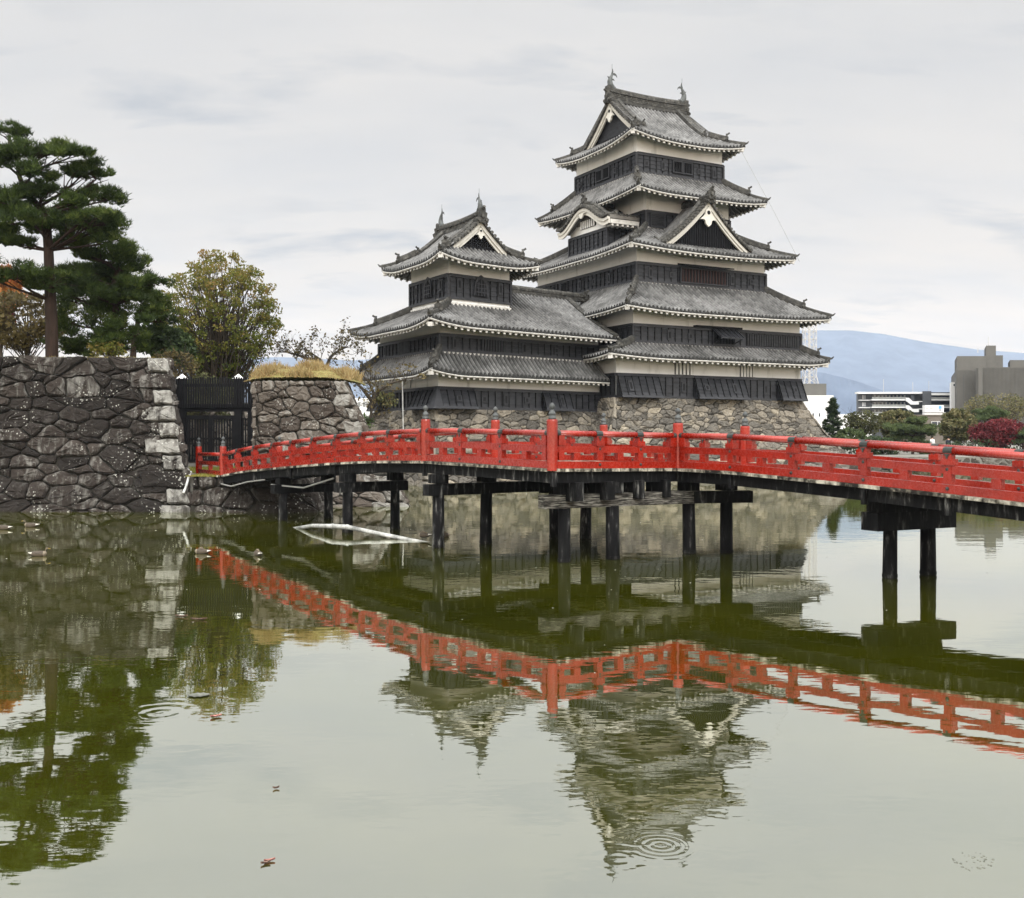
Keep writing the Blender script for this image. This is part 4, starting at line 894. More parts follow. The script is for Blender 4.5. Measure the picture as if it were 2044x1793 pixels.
def railing(nodes, ends, outward=-1):
    """nodes: rail positions at deck level; ends: whether first / last node is a big post"""
    tr, mr, br = MB(), MB(), MB(); m = len(nodes)
    for a, b in zip(nodes[:-1], nodes[1:]):
        tr.tube([a + Z(.862), b + Z(.862)], .078, 12); mr.beam(a + Z(.478), b + Z(.478), .12, .165); br.beam(a + Z(.09), b + Z(.09), .13, .175)
    tr.build('top_rail', M['red'], bridge, True); mro = mr.build('middle_rail', M['red'], bridge); bro = br.build('bottom_rail', M['red'], bridge)
    for i, q in enumerate(nodes):
        a = nodes[max(0, i-1)]; b = nodes[min(m-1, i+1)]; d = (b - a); hd = math.atan2(d.y, d.x); dn = Vector((math.cos(hd), math.sin(hd), 0)); nn = Vector((-dn.y, dn.x, 0)) * outward
        if i < m-1:     # short block half-way
            c = (q + nodes[i+1])/2; s = MB(); s.abox(c + Z(.197), .19, .15, .192, hd); s.build('spacer_block', M['red'], bridge)
        if (i == 0 and ends[0]) or (i == m-1 and ends[1]): 
            sg = 1 if i == 0 else -1; c = q + dn*sg*.24
            s = MB(); s.stack(c, [(.16, .15, .197), (.16, .15, .567), (.22, .20, .57), (.22, .20, .695), (.17, .16, .70), (.17, .16, .81)], hd); bo = s.build('baluster', M['red'], bridge)
            f = MB(); f.tube([q + dn*sg*.10 + Z(.862), q + dn*sg*.21 + Z(.862)], .083, 10); f.build('joint_fitting', M['metal'], bo)
            continue
        s = MB(); s.stack(q, [(.17, .15, .197), (.17, .15, .567), (.25, .21, .57), (.25, .21, .695), (.17, .16, .70), (.17, .16, .81)], hd); bo = s.build('baluster', M['red'], bridge)
        f = MB(); f.tube([q - dn*.10 + Z(.863), q + dn*.10 + Z(.863)], .084, 10); f.build('joint_fitting', M['metal'], bo); f = MB()
        e = q + nn*.082; f.prism([e - dn*.075 + Z(.80), e + dn*.075 + Z(.80), e + dn*.02 + Z(.745), e + dn*.015 + Z(.66), e - dn*.015 + Z(.66), e - dn*.02 + Z(.745)], nn*.012)
        f.build('fitting_plate', M['metal'], bo)
        for h, dd in ((.49, .062), (.10, .067)):
            f = MB(); c = q + nn*dd + Z(h); f.tube([c, c + nn*.02, c + nn*.035], [.04, .034, .012], 8); f.build('bolt', M['metal'], bo)
def bigpost(q, hh=1.20, r=.135):
    s = MB(); s.lathe((q.x, q.y, q.z - .05), [(r, 0), (r, hh + .01), (r*.93, hh + .05)], 16); po = s.build('post', M['red'], bridge, False)
    f = MB(); b = hh + .05; f.lathe((q.x, q.y, q.z - .05), [(.088, b), (.092, b+.05), (.083, b+.055), (.083, b+.12), (.088, b+.125), (.088, b+.155), (.078, b+.16), (.066, b+.20), (.038, b+.225), (.034, b+.25), (.058, b+.27), (.075, b+.31), (.068, b+.35), (.04, b+.385), (.012, b+.41)], 14)
    f.build('finial', M['bronze'], po, True)
ki = [2.1, 4.0]; ko = [8.0, 9.8, 11.55, 13.35, 15.1, 16.8, 18.55, 20.3]
railing([PA(5.9)] + [PA(k) for k in ki[::-1]] + [K1v], (True, True), -1)
railing([PA(21.9)] + [PA(k) for k in ko[::-1]] + [PA(5.9)], (True, True), -1)
sp_ = Vector((-14.1, 46.9, 1.47)); railing([sp_, PA(21.9)], (True, True), -1)
railing([K1v, K1v.lerp(K2v, .345), K1v.lerp(K2v, .67), K2v], (True, True), -1)
dj = [2.0, 4.0, 6.05, 8.1, 10.2, 12.3]
railing([K2v] + [PD(j) for j in dj], (True, False), -1)
railing([PA(21.9, BW)] + [PA(k, BW) for k in ko[::-1]] + [K1f], (True, True), -1)
railing([K1f, K1f.lerp(K2f, .34), K1f.lerp(K2f, .67), K2f], (True, True), -1)
railing([K2f, K2f.lerp(D0f, .25), K2f.lerp(D0f, .5), K2f.lerp(D0f, .75), D0f], (True, True), -1)
railing([D0f] + [PD(j, BW) for j in dj], (True, False), -1)
sq_ = Vector((-9.6, 47.6, 1.47)); railing([sq_, PA(21.9, BW)], (True, True), -1)
for q in (K1v, K2v, PA(5.9), PA(21.9), sp_, K1f, K2f, D0f, PA(21.9, BW), sq_): bigpost(q)
# deck
dk = MB(); rg = random.Random(3)
def plank(a, b, c, d, t):
    dk.box8([a - Z(.075), b - Z(.075), c - Z(.075), d - Z(.075), a, b, c, d], t)
k = 0.0
def strip(Pf, lo, hi, o0, o1):
    k = lo
    while k < hi - .05:
        k2 = min(hi, k + rg.uniform(.24, .34)); e0, e1 = o0 - rg.uniform(0, .035), o1 + rg.uniform(0, .03)
        plank(Pf(k+.004, e0), Pf(k+.004, e1), Pf(k2-.004, e1), Pf(k2-.004, e0), rg.random()); k = k2
strip(PA, 5.9, 22.3, -.13, BW + .13); strip(PD, 0, 16.5, -.13, BW + .13)
m_ = 14                     # platform planks between the two long sides
a0, a1, b0, b1 = PA(5.9, -.13), PA(0, -.13) + Vector((.16, -.10, 0)), K2f + Vector((.05, .16, 0)), D0f + Vector((.14, 0, 0))
Lp = [a0, PA(0, -.13) + Vector((.07, -.11, 0))]; 
for i in range(m_):
    u0_, u1_ = i/m_ + .003, (i+1)/m_ - .003
    f0 = K1v.lerp(K2v, u0_) + Vector((.06, -.11, 0)); f1 = K1v.lerp(K2v, u1_) + Vector((.06, -.11, 0)); g0 = K1f.lerp(K2f, u0_) + Vector((-.08, .10, 0)); g1 = K1f.lerp(K2f, u1_) + Vector((-.08, .10, 0))
    plank(f0, f1, g1, g0, .25 + .5*rg.random())
plank(PA(5.9, -.13), PA(0, -.13), K1v, K1f, .4); plank(K2v, D0f, D0f.lerp(K2f, .5), K2f, .5); plank(D0f + Vector((.1, .05, 0)), K2f + Vector((.1, .05, 0)), K2f, D0f, .5)
dk.build('deck', M['wood_pale'], bridge)
gd = MB()
def girder(pts, inset, dz0=.09, ht=.27, wd=.2):
    for a, b in zip(pts[:-1], pts[1:]): gd.beam(a - Z(dz0 + ht/2), b - Z(dz0 + ht/2), wd, ht, rg.random())
kk = [5.9, 8, 10, 12, 14, 16, 18, 20, 22]
for o in (.12, BW/2, BW - .12): girder([PA(k, o) for k in kk], 0)
girder([PA(5.9, .12), PA(3, .12), PA(.1, .12)], 0); girder([K1v + Vector((.05, .15, 0)), K2v + Vector((0, .15, 0))], 0); girder([K1f, K2f], 0); girder([PA(5.9, BW/2), K1v.lerp(K2v, .5) + Vector((0, .3, 0))], 0)
for u_ in (.25, .5, .75): girder([K1v.lerp(K2v, u_) + Vector((.02, .12, 0)), K1f.lerp(K2f, u_)], 0)
girder([K2f, D0f], 0); girder([K2v, K2f], 0)
for o in (.12, BW/2, BW - .12): girder([PD(j, o) for j in jd], 0)
for q in [PA(k, -.03) for k in (5.9, 11.55, 15.1, 18.5)] + [PD(j, -.03) for j in (2.0, 6.05, 8.1, 12.3)] + [K1v + Vector((.03, -.03, 0))]:
    gd.abox(q - Z(.44), .10, .12, .35, math.atan2(dA[1], dA[0]), .9)
gd.build('girders', M['wood_dark'], bridge)
pil = [(-8.55, 38.9), (-7.05, 40.0), (-5.38, 34.1), (-3.95, 35.2), (-2.09, 29.6), (-.75, 30.6), (1.32, 26.2), (1.30, 32.2), (2.28, 32.0), (2.58, 26.8), (4.76, 28.1), (5.8, 28.2), (8.46, 23.3), (9.5, 23.8)]
capz = [1.02, 1.02, 1.32, 1.32, 1.48, 1.48, 1.36, 1.40, 1.40, 1.36, 1.36, 1.36, 1.08, 1.08]
for (x, y), zc in zip(pil, capz):
    s = MB(); r = .165 + rg.uniform(-.01, .015); lx, ly = rg.uniform(-.05, .05), rg.uniform(-.04, .04)
    s.tube([(x + lx, y + ly, -1.1), (x + lx*.6, y + ly*.6, .12), (x, y, zc + .02)], [r*1.04, r*1.02, r*.96], 14, rg.random()); po = s.build('pile', M['wood_dark'], bridge, True)
    c = MB(); c.tube([(x + lx*.6, y + ly*.6, .02), (x + lx*.6, y + ly*.6, .09)], r*1.08, 14, .9); c.build('pile_band', M['wood_dark'], po)
def capbeam(a, b, z, ext=.45, ht=.32, wd=.34, mat='wood_dark'):
    a, b = Vector((*a, z + ht/2)), Vector((*b, z + ht/2)); d = (b - a).normalized(); s = MB(); s.beam(a - d*ext, b + d*ext, wd, ht, rg.random()); s.build('cap_beam', M[mat], bridge)
capbeam(pil[0], pil[1], 1.02, .42); capbeam(pil[2], pil[3], 1.32, .42); capbeam(pil[4], (1.0, 31.9), 1.48, .42); capbeam((1.3, 32.2), (3.2, 31.9), 1.40)
capbeam(pil[6], (4.4, 27.85), 1.36, .66, .34, .36, 'wood_grain'); capbeam((4.75, 28.05), (6.1, 28.3), 1.36, .4); capbeam(pil[12], pil[13], 1.08, .62, .40, .5)
for (x, y), zc, zt_ in zip(pil, capz, [1.6, 1.65, 1.92, 1.95, 2.08, 2.08, 2.0, 2.0, 2.0, 1.98, 1.96, 1.96, 1.74, 1.68]):
    cb = MB(); cb.abox((x, y, zc + .34), .42, .42, max(.1, zt_ - zc - .34), math.atan2(dA[1], dA[0]), rg.random()); cb.build('corbel', M['wood_dark'], bridge)
for u_ in (.12, .36, .60, .82):
    q = K1v.lerp(K2v, u_); cb = MB(); cb.abox((q.x + .08, q.y + .35, 1.55), .26, .7, .47, math.atan2(K2v.y - K1v.y, K2v.x - K1v.x), .5); cb.build('corbel', M['wood_dark'], bridge)
cb = MB(); cb.beam((8.0, 23.0, 1.62), (9.6, 23.7, 1.62), .5, .26, .4)
cb.build('corbel', M['wood_dark'], bridge)
hs = MB(); hs.tube([PA(22.0, -.05) - Z(.35), PA(20.5, -.2) - Z(.55), PA(19, -.1) - Z(.45), PA(17.6, 0) - Z(.42)], .028, 6); hs.tube([PA(17.2, .1) - Z(.62), PA(14.8, .3) - Z(.80), PA(12.2, .2) - Z(.52)], .03, 6); hs.build('drain_hose', M['cable'], bridge)

# ------------------------------------------------------------------ gate
gate = empty('wooden_gate', (-15.8, 55, 1.45), 'black picket gate between the two stone walls at the bridge end', 'gate')
GY = 55.0; gx = lambda x: (x - CX)*GY/FPX
def gp(name, x0, x1, z0, z1, y0=-.1, y1=.1, mat='slat', par=None):
    s = MB(); s.box8([(gx(x0), GY+y0, z0), (gx(x1), GY+y0, z0), (gx(x1), GY+y1, z0), (gx(x0), GY+y1, z0), (gx(x0), GY+y0, z1), (gx(x1), GY+y0, z1), (gx(x1), GY+y1, z1), (gx(x0), GY+y1, z1)], rnd.random()); return s.build(name, M[mat], par or gate)
for a, b in ((357, 371), (469, 483), (496, 508), (341, 346)):
    po = gp('gate_post', a, b, 1.4, 6.15 if a in (357, 469) else 5.9, -.18, .18)
    if a in (357, 469):
        c = MB(); cxp = gx((a+b)/2); c.add([(cxp-.26, GY-.26, 6.15), (cxp+.26, GY-.26, 6.15), (cxp+.26, GY+.26, 6.15), (cxp-.26, GY+.26, 6.15), (cxp, GY, 6.42)], [(0, 1, 4), (1, 2, 4), (2, 3, 4), (3, 0, 4), (3, 2, 1, 0)]); c.build('post_cap', M['plaster'], po)
pk = MB(); x = 340.5
while x < 508:
    h = rnd.uniform(-.06, .06); pk.box8([(gx(x), GY-.30, 4.62), (gx(x+3.0), GY-.30, 4.62), (gx(x+3.0), GY-.22, 4.62), (gx(x), GY-.22, 4.62), (gx(x), GY-.30, 6.2+h), (gx(x+3.0), GY-.30, 6.2+h), (gx(x+3.0), GY-.22, 6.2+h), (gx(x), GY-.22, 6.2+h)], rnd.random()); x += 4.75
pko = pk.build('picket_panel', M['slat'], gate)
for z in (4.66, 5.72): gp('cross_rail', 339, 509, z, z + .16, -.22, -.1)
gp('lintel', 345, 508, 4.42, 4.72, -.15, .15)
for a, b in ((372, 419), (420, 468)):
    d = MB()
    for za_, zb_ in ((1.75, 1.9), (2.95, 3.05), (4.0, 4.22)): d.box8([(gx(a), GY-.08, za_), (gx(b), GY-.08, za_), (gx(b), GY+.06, za_), (gx(a), GY+.06, za_), (gx(a), GY-.08, zb_), (gx(b), GY-.08, zb_), (gx(b), GY+.06, zb_), (gx(a), GY+.06, zb_)], .6)
    x = a
    while x < b - 1.5:
        wd = 4.5 if x > b - 8 or x < a + 1 else 3.2
        d.box8([(gx(x), GY-.06, 1.8), (gx(x+wd), GY-.06, 1.8), (gx(x+wd), GY, 1.8), (gx(x), GY, 1.8), (gx(x), GY-.06, 4.1), (gx(x+wd), GY-.06, 4.1), (gx(x+wd), GY, 4.1), (gx(x), GY, 4.1)], rnd.random()); x += 5.4
    d.build('door', M['slat'], gate)
sp2 = MB(); x = 484
while x < 496: sp2.box8([(gx(x), GY-.06, 1.8), (gx(x+3), GY-.06, 1.8), (gx(x+3), GY, 1.8), (gx(x), GY, 1.8), (gx(x), GY-.06, 4.1), (gx(x+3), GY-.06, 4.1), (gx(x+3), GY, 4.1), (gx(x), GY, 4.1)], .3); x += 5
sp2.build('side_panel', M['slat'], gate)
wall_thing('stone_wall', 'grey stone wall of the inner court seen through the gate', (-17, 64, 1.45), [((-23, 64, 1.3), (-14, 64, 1.3), (-14.3, 64.6, 5.2), (-23, 64.6, 5.2))], M['stone_mid'], .9, .6, 131)
cbm = MB(); cbm.tube([pxz(381, 44.2, 1.62), pxz(377, 43.6, 1.46), pxz(372, 43.1, 1.1), pxz(366, 42.9, .8)], .05, 6); tag(cbm.build('drain_pipe', M['pipe']), 'short bent white drain pipe at the corner of the dark stone wall', 'pipe')

# ------------------------------------------------------------------ vegetation
NR = np.random.default_rng(12)
def unit(a): return a / np.maximum(1e-9, np.linalg.norm(a, axis=-1, keepdims=True))
def in_blob(c, r, n, shell=.5):
    d = unit(NR.normal(size=(n, 3))); k = NR.random(n)**(1/3); k = k*(1-shell) + shell*np.maximum(k, NR.uniform(.7, 1, n)); return np.array(c) + d*k[:, None]*np.array(r)
def leaf_quads(P, lo, hi, el=1.5, flat=.0):
    n = len(P); u = unit(NR.normal(size=(n, 3))); nrm = NR.normal(size=(n, 3)); nrm[:, 2] += flat*2; v = unit(np.cross(nrm, u)); u = unit(np.cross(v, nrm))
    s = NR.uniform(lo, hi, n)[:, None]/2
    return np.stack([P - u*s*el, P + v*s*.8, P + u*s*el, P - v*s*.8], 1)
def tufts(P, ln, k=8, wd=.05, up=.55):
    n = len(P); d = NR.normal(size=(n, k, 3)); d[..., 2] = np.abs(d[..., 2])*.8 + up; d = unit(d); sd = unit(np.cross(d, NR.normal(size=(n, k, 3))))
    L = NR.uniform(.65, 1.15, (n, k, 1))*ln; B = P[:, None, :] + d*L*.08
    return np.stack([B - sd*wd/2, B + sd*wd/2, B + d*L + sd*wd*.12, B + d*L - sd*wd*.12], 2).reshape(-1, 4, 3)
def limb(mb, a, b, r0, r1, bend=.25, n=5, sides=6, rise=.3, t=None):
    a, b = Vector(a), Vector(b); L = (b-a).length; m = a.lerp(b, .5) + Vector((rnd.uniform(-1, 1), rnd.uniform(-1, 1), rise))*L*bend
    pth = [a*(1-k)**2 + m*2*k*(1-k) + b*k*k for k in [i/n for i in range(n+1)]]
    mb.tube(pth, [r0 + (r1-r0)*(i/n)**.8 for i in range(n+1)], sides, rnd.random() if t is None else t, False); return pth
def twigs(mb, p, d, L, r, depth):
    p = Vector(p); d = Vector(d).normalized(); e = p + d*L; pth = limb(mb, p, e, r, r*.55, .12, 3, 4, .2); out = [tuple(e)]
    if depth > 0:
        for _ in range(rnd.choice((2, 3, 3))):
            q = pth[rnd.choice((1, 2, 3))]; nd = d + Vector((rnd.gauss(0, .55), rnd.gauss(0, .55), rnd.gauss(.12, .35))); out += twigs(mb, q, nd, L*rnd.uniform(.55, .8), r*.55, depth-1)
    return out
def pine_tree(name, label, base, top, trunk, pads, dens, ln, group=None, mat='pine', kneedle=8, wd=.05, trad=.26):
    """trunk: list of points; pads: (centre, radii)"""
    root = empty(name, base, label, 'tree', group); tb = MB(); n = len(trunk)
    tb.tube(trunk, [trad*(1 - .72*i/(n-1)) for i in range(n)], 10, .4)
    for c, r in pads:
        c = Vector(c); best = min(trunk[1:], key=lambda q: (Vector(q) - c).length + max(0, Vector(q).z - c.z + .3)*2)
        pth = limb(tb, best, c - Vector((0, 0, r[2]*.35)), trad*.26, .03, .16, 6, 6, -.1)
        for _ in range(7):
            q = pth[rnd.choice((3, 4, 5, 6))]; limb(tb, q, c + Vector((rnd.uniform(-.8, .8)*r[0], rnd.uniform(-.8, .8)*r[1], rnd.uniform(-.2, .3)*r[2])), .035, .012, .15, 3, 4)
    tb.build('trunk', M['bark'], root)
    A, Tt = [], []; sat = []
    for c, r in pads:
        for _ in range(2):
            d = NR.normal(size=3)*np.array((.62, .5, .55)); sat.append((np.array(c) + d*np.array(r), tuple(np.array(r)*NR.uniform(.38, .6)*np.array((1, 1, 1.25)))))
    for c, r in list(pads) + sat:
        vol = r[0]*r[1]; m = int(dens*vol) + 14; nsub = max(3, int(vol*1.6))
        for s in range(nsub):
            d = unit(NR.normal(size=3)); sc = c + d*np.array(r)*NR.uniform(.35, .9)*np.array((1, 1, .75)); k = max(4, m//nsub); q_ = NR.uniform(.6, 1.25)
            P = in_blob(sc, ((r[0]*.34 + .18)*q_, (r[1]*.34 + .18)*q_, (r[2]*.36 + .1)*q_), k, .2)*1.0; ex = NR.random(k) < .16; P[ex] += (P[ex] - sc)*NR.uniform(.2, .7, (ex.sum(), 1)); A.append(tufts(P, ln, kneedle, wd)); Tt.append(np.clip(NR.normal(.55, .17) + np.repeat(NR.normal(0, .14, k), kneedle), 0, 1))
    facecloud('crown', A, Tt, M[mat], root); return root
def leafy_tree(name, label, base, crown, mat, trunk_r, nl, leaf, ntar=60, cl=.6, group=None, cat='tree', low=.25, bark='twig', shell=.6, tone=.5, tvar=.17, flat=.2, lean=(0, 0), per=None, twig=False, ztone=0.0):
    root = empty(name, base, label, cat, group); tb = MB(); base = Vector(base); c, r = np.array(crown[0], float), np.array(crown[1], float)
    topz = c[2] + r[2]*.3; th = [tuple(base + Vector((lean[0]*k + rnd.uniform(-.08, .08), lean[1]*k, (topz - base.z)*k))) for k in (0, .25, .5, .75, 1)]
    tb.tube(th, [trunk_r*(1 - .75*k) for k in (0, .25, .5, .75, 1)], 8, .4)
    tg = in_blob(c, r*.92, ntar, shell); A, Tt = [], []; per = per or max(3, nl//ntar)
    for q in tg:
        k = rnd.uniform(low, .8); k = min(k, max(.1, (q[2] - base.z)/(topz - base.z) - .12)); s = base.lerp(Vector(th[-1]), k); limb(tb, s, q, trunk_r*.28*(1.1-k), .012, .16, 4, 5, .35)
        if twig:
            for _ in range(3): limb(tb, q, q + NR.normal(size=3)*cl*.8, .014, .006, .1, 2, 4)
        P = in_blob(q, (cl, cl, cl*.75), per, .2); A.append(leaf_quads(P, *leaf, flat=flat)); Tt.append(np.clip(ztone*(q[2]-c[2])/r[2] + NR.normal(tone, tvar*.8) + NR.normal(0, tvar*.7, per), 0, 1))
    tb.build('trunk', M[bark], root); facecloud('crown', A, Tt, M[mat], root); return root
def z5(x, y): return (.3633*x, 228 + .3633*y)
def pads_from(lst, Y, dY=1.6, f=.3633):
    out = []
    for x, y, rx, ry in lst:
        vx, vy = z5(x, y); Yp = Y + rnd.uniform(-dY, dY); p = px(vx, vy, Yp); k = f*Yp/FPX; out.append((np.array(p), (rx*k*1.1, rx*k*.8, ry*k*1.2)))
    return out
YP = 48.8
tr = [tuple(px(x, y, YP)) for x, y in ((104, 736), (103, 650), (101, 600), (99, 560), (97, 500), (93, 450), (88, 425), (78, 412), (60, 395), (45, 370), (38, 350), (30, 300))]
pads = pads_from([(60, 105, 95, 38), (-40, 190, 110, 45), (110, 195, 135, 45), (30, 250, 90, 45), (370, 225, 125, 48), (300, 195, 70, 30), (450, 315, 125, 42), (530, 345, 70, 32), (270, 335, 80, 30), (170, 300, 80, 36), (40, 440, 140, 50), (240, 440, 115, 46), (590, 455, 95, 40), (520, 420, 60, 25), (430, 450, 80, 34), (90, 500, 120, 50), (350, 540, 170, 56), (600, 590, 90, 38), (180, 580, 90, 34), (500, 630, 175, 55), (60, 660, 140, 46), (330, 690, 130, 46), (620, 695, 62, 36), (-60, 560, 110, 60), (240, 620, 110, 40), (420, 600, 90, 36), (100, 710, 110, 36),
                 (90, 890, 170, 46), (-60, 880, 120, 50), (280, 915, 110, 50), (400, 480, 90, 40), (150, 530, 110, 40), (520, 560, 110, 36)], YP)
pine_tree('pine_tree', 'tall cloud pruned pine with reddish trunk standing on the dark stone wall', tr[0], None, tr, pads, 230, .25, trad=.30, kneedle=9, wd=.04)
YB = 51.5
tr = [tuple(px(x, y, YB)) for x, y in ((222, 742), (226, 660), (232, 610), (226, 570), (234, 540), (240, 515))]
pads = pads_from([(600, 790, 180, 60), (500, 770, 110, 50), (735, 830, 85, 56), (620, 880, 170, 56), (700, 950, 110, 56), (470, 860, 120, 56), (560, 990, 130, 56), (420, 1010, 100, 66), (650, 1070, 115, 56), (640, 1170, 105, 60), (655, 1250, 90, 50), (480, 1250, 100, 46), (390, 1130, 90, 70), (690, 1010, 100, 50), (540, 1120, 80, 50), (350, 940, 90, 50), (580, 930, 120, 40), (690, 1300, 70, 34), (420, 900, 90, 40), (560, 1295, 90, 36), (430, 1300, 80, 30), (600, 1230, 90, 50), (740, 1200, 60, 50), (350, 1270, 60, 34), (520, 1040, 90, 50)], YB, 1.4)
pine_tree('pine_tree', 'broad dark green pine with drooping boughs right of the tall pine', tr[0], None, tr, pads, 230, .25, trad=.22, kneedle=9, wd=.04)
YC = 58.0
tr = [tuple(px(x, y, YC)) for x, y in ((262, 756), (268, 680), (276, 640), (288, 610), (300, 580))]
pads = pads_from([(830, 990, 85, 50), (850, 1085, 90, 36), (800, 925, 80, 50), (880, 1040, 60, 40), (780, 1120, 70, 36), (840, 900, 60, 40), (900, 1130, 60, 36), (760, 1010, 60, 40)], YC, 1.2)
pine_tree('pine_tree', 'thin pine with bare slanting branches between broad pine and autumn tree', tr[0], None, tr, pads, 210, .28, trad=.20, kneedle=8)
YE = 60.0
for (x, y, rx, ry, lab) in ((850, 1235, 120, 60, 'low dark evergreen shrub above the dark stone wall end'), (960, 1290, 85, 90, 'dark bushy evergreen behind the wooden gate')):
    vx, vy = z5(x, y); c = px(vx, vy, YE); k = .3633*YE/FPX
    leafy_tree('evergreen_shrub', lab, (c.x, YE, c.z - ry*k - 1.5), (c, (rx*k, rx*k*.8, ry*k)), 'yew', .12, 5200, (.14, .26), 70, .55, cat='shrub')
# autumn tree
YA = 68.0; b = px(434, 790, YA)
leafy_tree('autumn_tree', 'large round tree turning olive and bronze behind the gate', (b.x, YA, 1.4), (px(440, 640, YA), (4.3, 3.8, 4.9)), 'autumn', .28, 20000, (.09, .17), 520, .38, low=.05, shell=.35, tone=.42, tvar=.2, flat=.1, ztone=.22)
# brown scrub, orange and red trees at the far left
leafy_tree('brown_shrub', 'brown tangled shrub behind the tall pine trunk', (*px(55, 700, 56)[:2], 6.4), (px(50, 640, 56), (2.3, 1.6, 1.75)), 'scrub', .12, 4200, (.10, .2), 100, .5, cat='shrub', twig=True, low=.05)
leafy_tree('orange_tree', 'orange and yellow autumn tree at the left edge behind the pine', (*px(0, 700, 62)[:2], 6.4), (px(-6, 590, 62), (1.4, 1.6, 2.0)), 'orange', .14, 3200, (.13, .26), 60, .5)
leafy_tree('red_tree', 'small red maple low at the left edge under the orange tree', (*px(4, 700, 58)[:2], 6.4), (px(-2, 636, 58), (.75, 1.0, .6)), 'maple', .08, 900, (.12, .22), 25, .35)
leafy_tree('brown_shrub', 'yellow brown bush at the foot of the broad pine on the stone wall', (*px(215, 702, 50)[:2], 6.4), (px(218, 697, 50), (1.0, .8, .36)), 'autumn', .04, 520, (.07, .14), 40, .24, cat='shrub', tone=.5, shell=.2)
leafy_tree('brown_shrub', 'thin bare twiggy bush above the gate fence', (*px(345, 745, 58)[:2], 4.0), (px(345, 730, 58), (1.5, .8, .95)), 'scrub', .05, 900, (.07, .15), 60, .35, cat='shrub', twig=True)
leafy_tree('brown_shrub', 'olive bush inside the gate behind the pickets', (*px(400, 830, 60)[:2], 1.4), (px(400, 800, 60), (1.9, .8, 1.6)), 'olive', .08, 2600, (.10, .2), 60, .5, cat='shrub', tone=.35)
# bare cherry trees
def bare_tree(label, base, pts, r, depth, leaves=250, lm='olive', L=1.2, tone=.4, per=1):
    root = empty('bare_tree', base, label, 'tree'); tb = MB(); ends = []
    for pl in pts:
        n = len(pl); tb.tube(pl, [r*(1 - .65*i/(n-1)) for i in range(n)], 7, .4)
        for i in range(1, n):
            for _ in range(3 if i < n-1 else 4):
                d = Vector(pl[i]) - Vector(pl[i-1]); d.normalize(); ends += twigs(tb, pl[i], d*.6 + Vector((rnd.gauss(0, .7), rnd.gauss(0, .6), rnd.gauss(.25, .4))), L*rnd.uniform(.6, 1.1), r*.20, depth)
    tb.build('trunk', M['twig'], root); E = np.array(ends); E = E[NR.integers(0, len(E), leaves)] + NR.normal(0, .12, (leaves, 3))
    facecloud('crown', [leaf_quads(E, .09, .19)], [np.clip(NR.normal(tone, .2, leaves), 0, 1)], M[lm], root); return root
YT = 72.0; P_ = lambda x, y: tuple(px(x, y, YT))
bare_tree('nearly leafless cherry tree with spreading dark twigs behind the pale wall', P_(650, 775), [[P_(650, 775), P_(648, 735), P_(640, 718), P_(622, 705)], [P_(648, 740), P_(660, 712), P_(676, 700), P_(690, 694)], [P_(640, 722), P_(612, 715), P_(590, 708), P_(574, 704)]], .13, 3, 900, 'scrub', 1.0, .25)
YT = 63.0
bare_tree('gnarled cherry branch reaching in front of the smaller turret', P_(728, 838), [[P_(728, 852), P_(736, 842), P_(741, 826), P_(740, 812), P_(746, 795)], [P_(742, 806), P_(756, 780), P_(780, 765), P_(812, 757)], [P_(742, 800), P_(722, 775), P_(706, 760)], [P_(741, 815), P_(748, 790), P_(738, 765), P_(726, 752)]], .13, 3, 420, 'scrub', .8, .55)
leafy_tree('evergreen_shrub', 'small green leafy clump in front of the black turret boards', P_(775, 815), (P_(772, 797), (.65, .5, .42)), 'olive', .03, 260, (.09, .17), 20, .25, cat='shrub', tone=.55)
leafy_tree('evergreen_shrub', 'small green shrub at the foot of the grey stone base beside the pale wall', P_(722, 868), (P_(722, 846), (.7, .5, .6)), 'yew', .03, 500, (.09, .17), 25, .25, cat='shrub', tone=.75)
# grass: mound on the pale wall, tops of walls, landing
def blades(pts, h, wd=.03):
    n = len(pts); d = NR.normal(size=(n, 3))*.45; d[:, 2] = 1; d = unit(d); sd = unit(np.cross(d, NR.normal(size=(n, 3)))); L = (NR.uniform(.5, 1.2, n)*h)[:, None]
    return np.stack([pts - sd*wd, pts + sd*wd, pts + d*L], 1)
md = MB(); mpts = []
def mz(x, y): u = (x + 9.9)/2.55; v = (y - 51)/3.1; return 5.66 + .72*max(0, 1 - u**4)*max(0, 1 - v**4) 
for i in range(24):
    for j in range(12):
        q = [(-12.4 + 5.0*(i+a)/24, 48.15 + 5.6*(j+b)/12) for a, b in ((0, 0), (1, 0), (1, 1), (0, 1))]; md.quad(*[(x, y, mz(x, y)) for x, y in q], rnd.random())
tag(md.build('grass_mound', M['turf']), kind='structure')
xy = np.stack([NR.uniform(-12.4, -7.5, 9000), NR.uniform(48.1, 52.5, 9000)], 1); pz = np.array([mz(*q) for q in xy])
tag(facecloud('dry_grass', [blades(np.c_[xy, pz], .30*(.4 + np.clip(np.sin(xy[:, 0]*3.1) + np.sin(xy[:, 1]*4.3 + xy[:, 0]*1.7), -.6, 1.4)))], [NR.random(9000)], M['drygrass'], None), kind='stuff')
n = 5200; xy = np.stack([NR.uniform(-25, -15.2, n), NR.uniform(45.15, 46.6, n)], 1); keep_ = NR.random(n) < (.25 + .75*(np.sin(xy[:, 0]*1.7) + np.sin(xy[:, 0]*.63 + 1) > -.2)); xy = xy[keep_]
A_ = blades(np.c_[xy, np.full(len(xy), 6.44)], .20, .025)
n = 5000; x2 = np.stack([NR.uniform(-13.6, -8.7, n), NR.uniform(43.3, 47.5, n)], 1)
